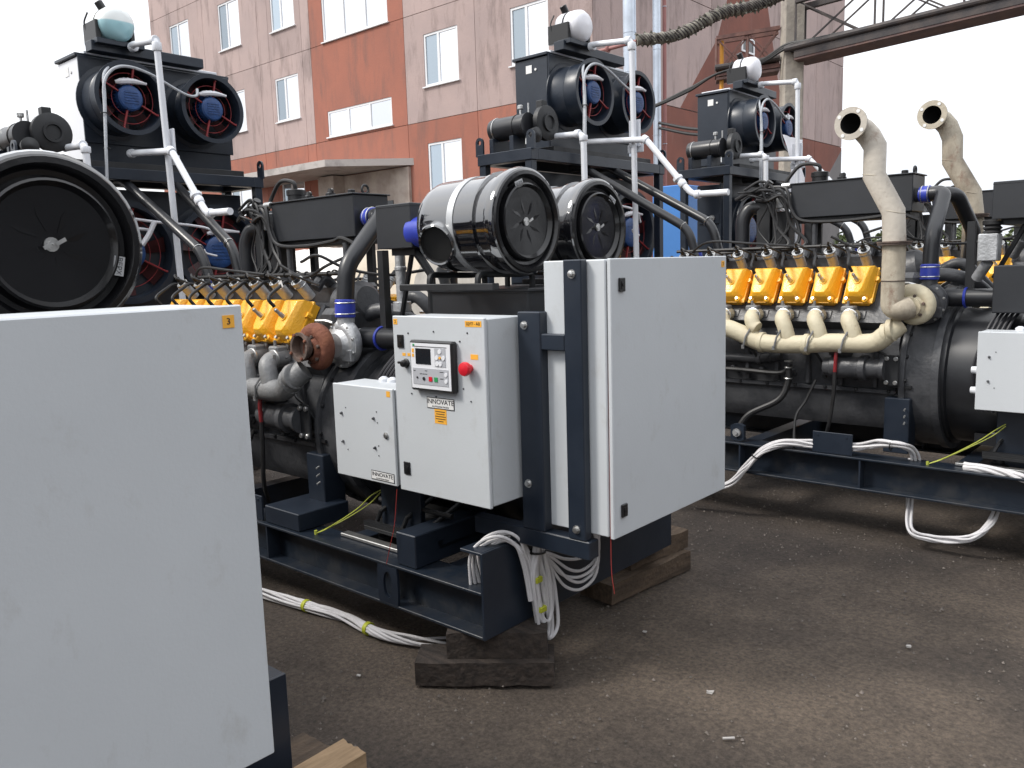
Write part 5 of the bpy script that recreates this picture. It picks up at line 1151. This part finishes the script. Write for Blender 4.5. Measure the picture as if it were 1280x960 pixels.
# parked cars
def car(x, y, rz_, label):
    rt = empty('parked_car', (x, y, GZ), label=label, cat='car', group='pale cars parked beyond the right-hand sets')
    a = R_(rz_); ca, sa = math.cos(a), math.sin(a)
    def tr(m):
        for v in m.v:
            vx, vy = v.x, v.y; v.x = x + vx * ca - vy * sa; v.y = y + vx * sa + vy * ca; v.z += GZ
        return m
    side = [(-2.2, .35), (-2.25, .75), (-2.1, .95), (-1.6, 1.02), (-1.0, 1.42), (-.6, 1.50), (.6, 1.48), (1.3, 1.05), (2.0, .92), (2.2, .7), (2.2, .35)]
    m = MB(); m.prism([p for p in side], (0, -.86, 0), X, Z, (0, 1.72, 0)); bd = obj('body', tr(m), 'carw', rt)
    for yy in (-.868, .862):
        m = MB(); m.prism([(-1.35, 1.03), (-.92, 1.36), (-.55, 1.42), (.5, 1.40), (1.05, 1.05)], (0, yy, 0), X, Z, (0, .006, 0)); obj('side_window', tr(m), 'carg', rt)
    for wx_ in (-1.4, 1.35):
        for yy in (-.88, .68):
            m = MB(); m.lathe((wx_, yy, .32), Y, [(0, .22), (.0, .30), (.02, .32), (.18, .32), (.2, .30)], 22); wh = obj('wheel', tr(m), 'rubber', rt)
            m = MB(); m.lathe((wx_, yy - .006 if yy < 0 else yy + .206, .32), Y, [(0, .2), (.004, .2)], 16); obj('rim', tr(m), 'zinc', wh)
car(-5.0, 24.5, 10, 'white parked car seen past the right-hand charge pipes')
car(-8.8, 26.5, 8, 'pale parked car left of the other, behind the second exhaust pipe')
# hedge
for k, (x, y) in enumerate(((-14, 37.5), (-11.5, 38.5), (-9, 39), (-6.5, 40), (-4, 41))):
    rnd = random.Random(30 + k); e = MB(); lf = MB()
    e.tube([(x, y, GZ), (x + .1, y, GZ + 1), (x, y + .1, GZ + 2.2)], [.12, .08, .03], 8)
    for q in range(900):
        a, b_ = rnd.uniform(0, 6.28), rnd.uniform(-1, 1); rad = rnd.uniform(.6, 1) ** .5
        c = V(x + 1.55 * rad * math.cos(a) * math.sqrt(1 - b_ * b_), y + 1.2 * rad * math.sin(a) * math.sqrt(1 - b_ * b_), GZ + 1.5 + 1.3 * rad * b_)
        u = V(rnd.uniform(-1, 1), rnd.uniform(-1, 1), rnd.uniform(-1, 1)).normalized() * .14; w_ = u.cross(V(rnd.uniform(-1, 1), rnd.uniform(-1, 1), 1)).normalized() * .09
        lf.add([c - u, c + w_, c + u, c - w_], [(0, 1, 2, 3)])
    rt = empty('hedge_bush', (x, y, GZ), label=['leftmost', 'second from the left', 'middle', 'second from the right', 'rightmost'][k] + ' leafy green bush of the far hedge', cat='bush', group='bushes of the far hedge')
    obj('trunk', e, 'bark', rt); obj('crown', lf, 'leaf', rt)

# hall added outside the view on the right, darkening enamel reflections and cabinet doors
m = MB(); m.box(11.0, 20.0, -16, 16, GZ, 6.0, .02); hall = obj('added_dark_hall', m, 'hallgrey', label='dark grey hall added out of view on the right to darken reflections and doors', cat='building')
for k in range(8):
    q = MB(); yy = -14.5 + k * 3.9; q.box(10.96, 11.0, yy, yy + 2.2, 1.6, 4.2, .005); w_ = obj('window', q, 'winframe', hall)
    q = MB(); q.box(10.95, 10.96, yy + .08, yy + 2.12, 1.68, 4.12); obj('pane', q, 'carg', w_)
m = MB(); m.box(10.7, 20.3, -16.3, 16.3, 6.0, 6.3, .01); obj('roof', m, 'grey_wall', hall)

# white film sheet hanging on the farthest cooler
m = MB(); vs = []; nx, nz = 8, 10; rnd = random.Random(2)
for j in range(nz + 1):
    for i in range(nx + 1):
        u, v = i / nx, j / nz; wv = 1 - .45 * math.sin(math.pi * v) ; vs.append(gxf(3, (-5.72 + .03 * mn.noise(V(u * 5, v * 5, 1)) + .06 * v, 3.13 + (u - .5) * .52 * wv + .03 * math.sin(v * 3), 1.10 - v * .56 + .02 * mn.noise(V(u * 6, v * 3, 5)))))
m.add(vs, [(j * (nx + 1) + i, j * (nx + 1) + i + 1, (j + 1) * (nx + 1) + i + 1, (j + 1) * (nx + 1) + i) for j in range(nz) for i in range(nx)])
obj('plastic_sheet', m, 'film', label='crumpled white plastic sheet hanging below the farthest cooler fans', cat='sheet')
print('objects', len(bpy.data.objects), 'tris', sum(len(o.data.polygons) * 2 for o in bpy.data.objects if o.type == 'MESH'))
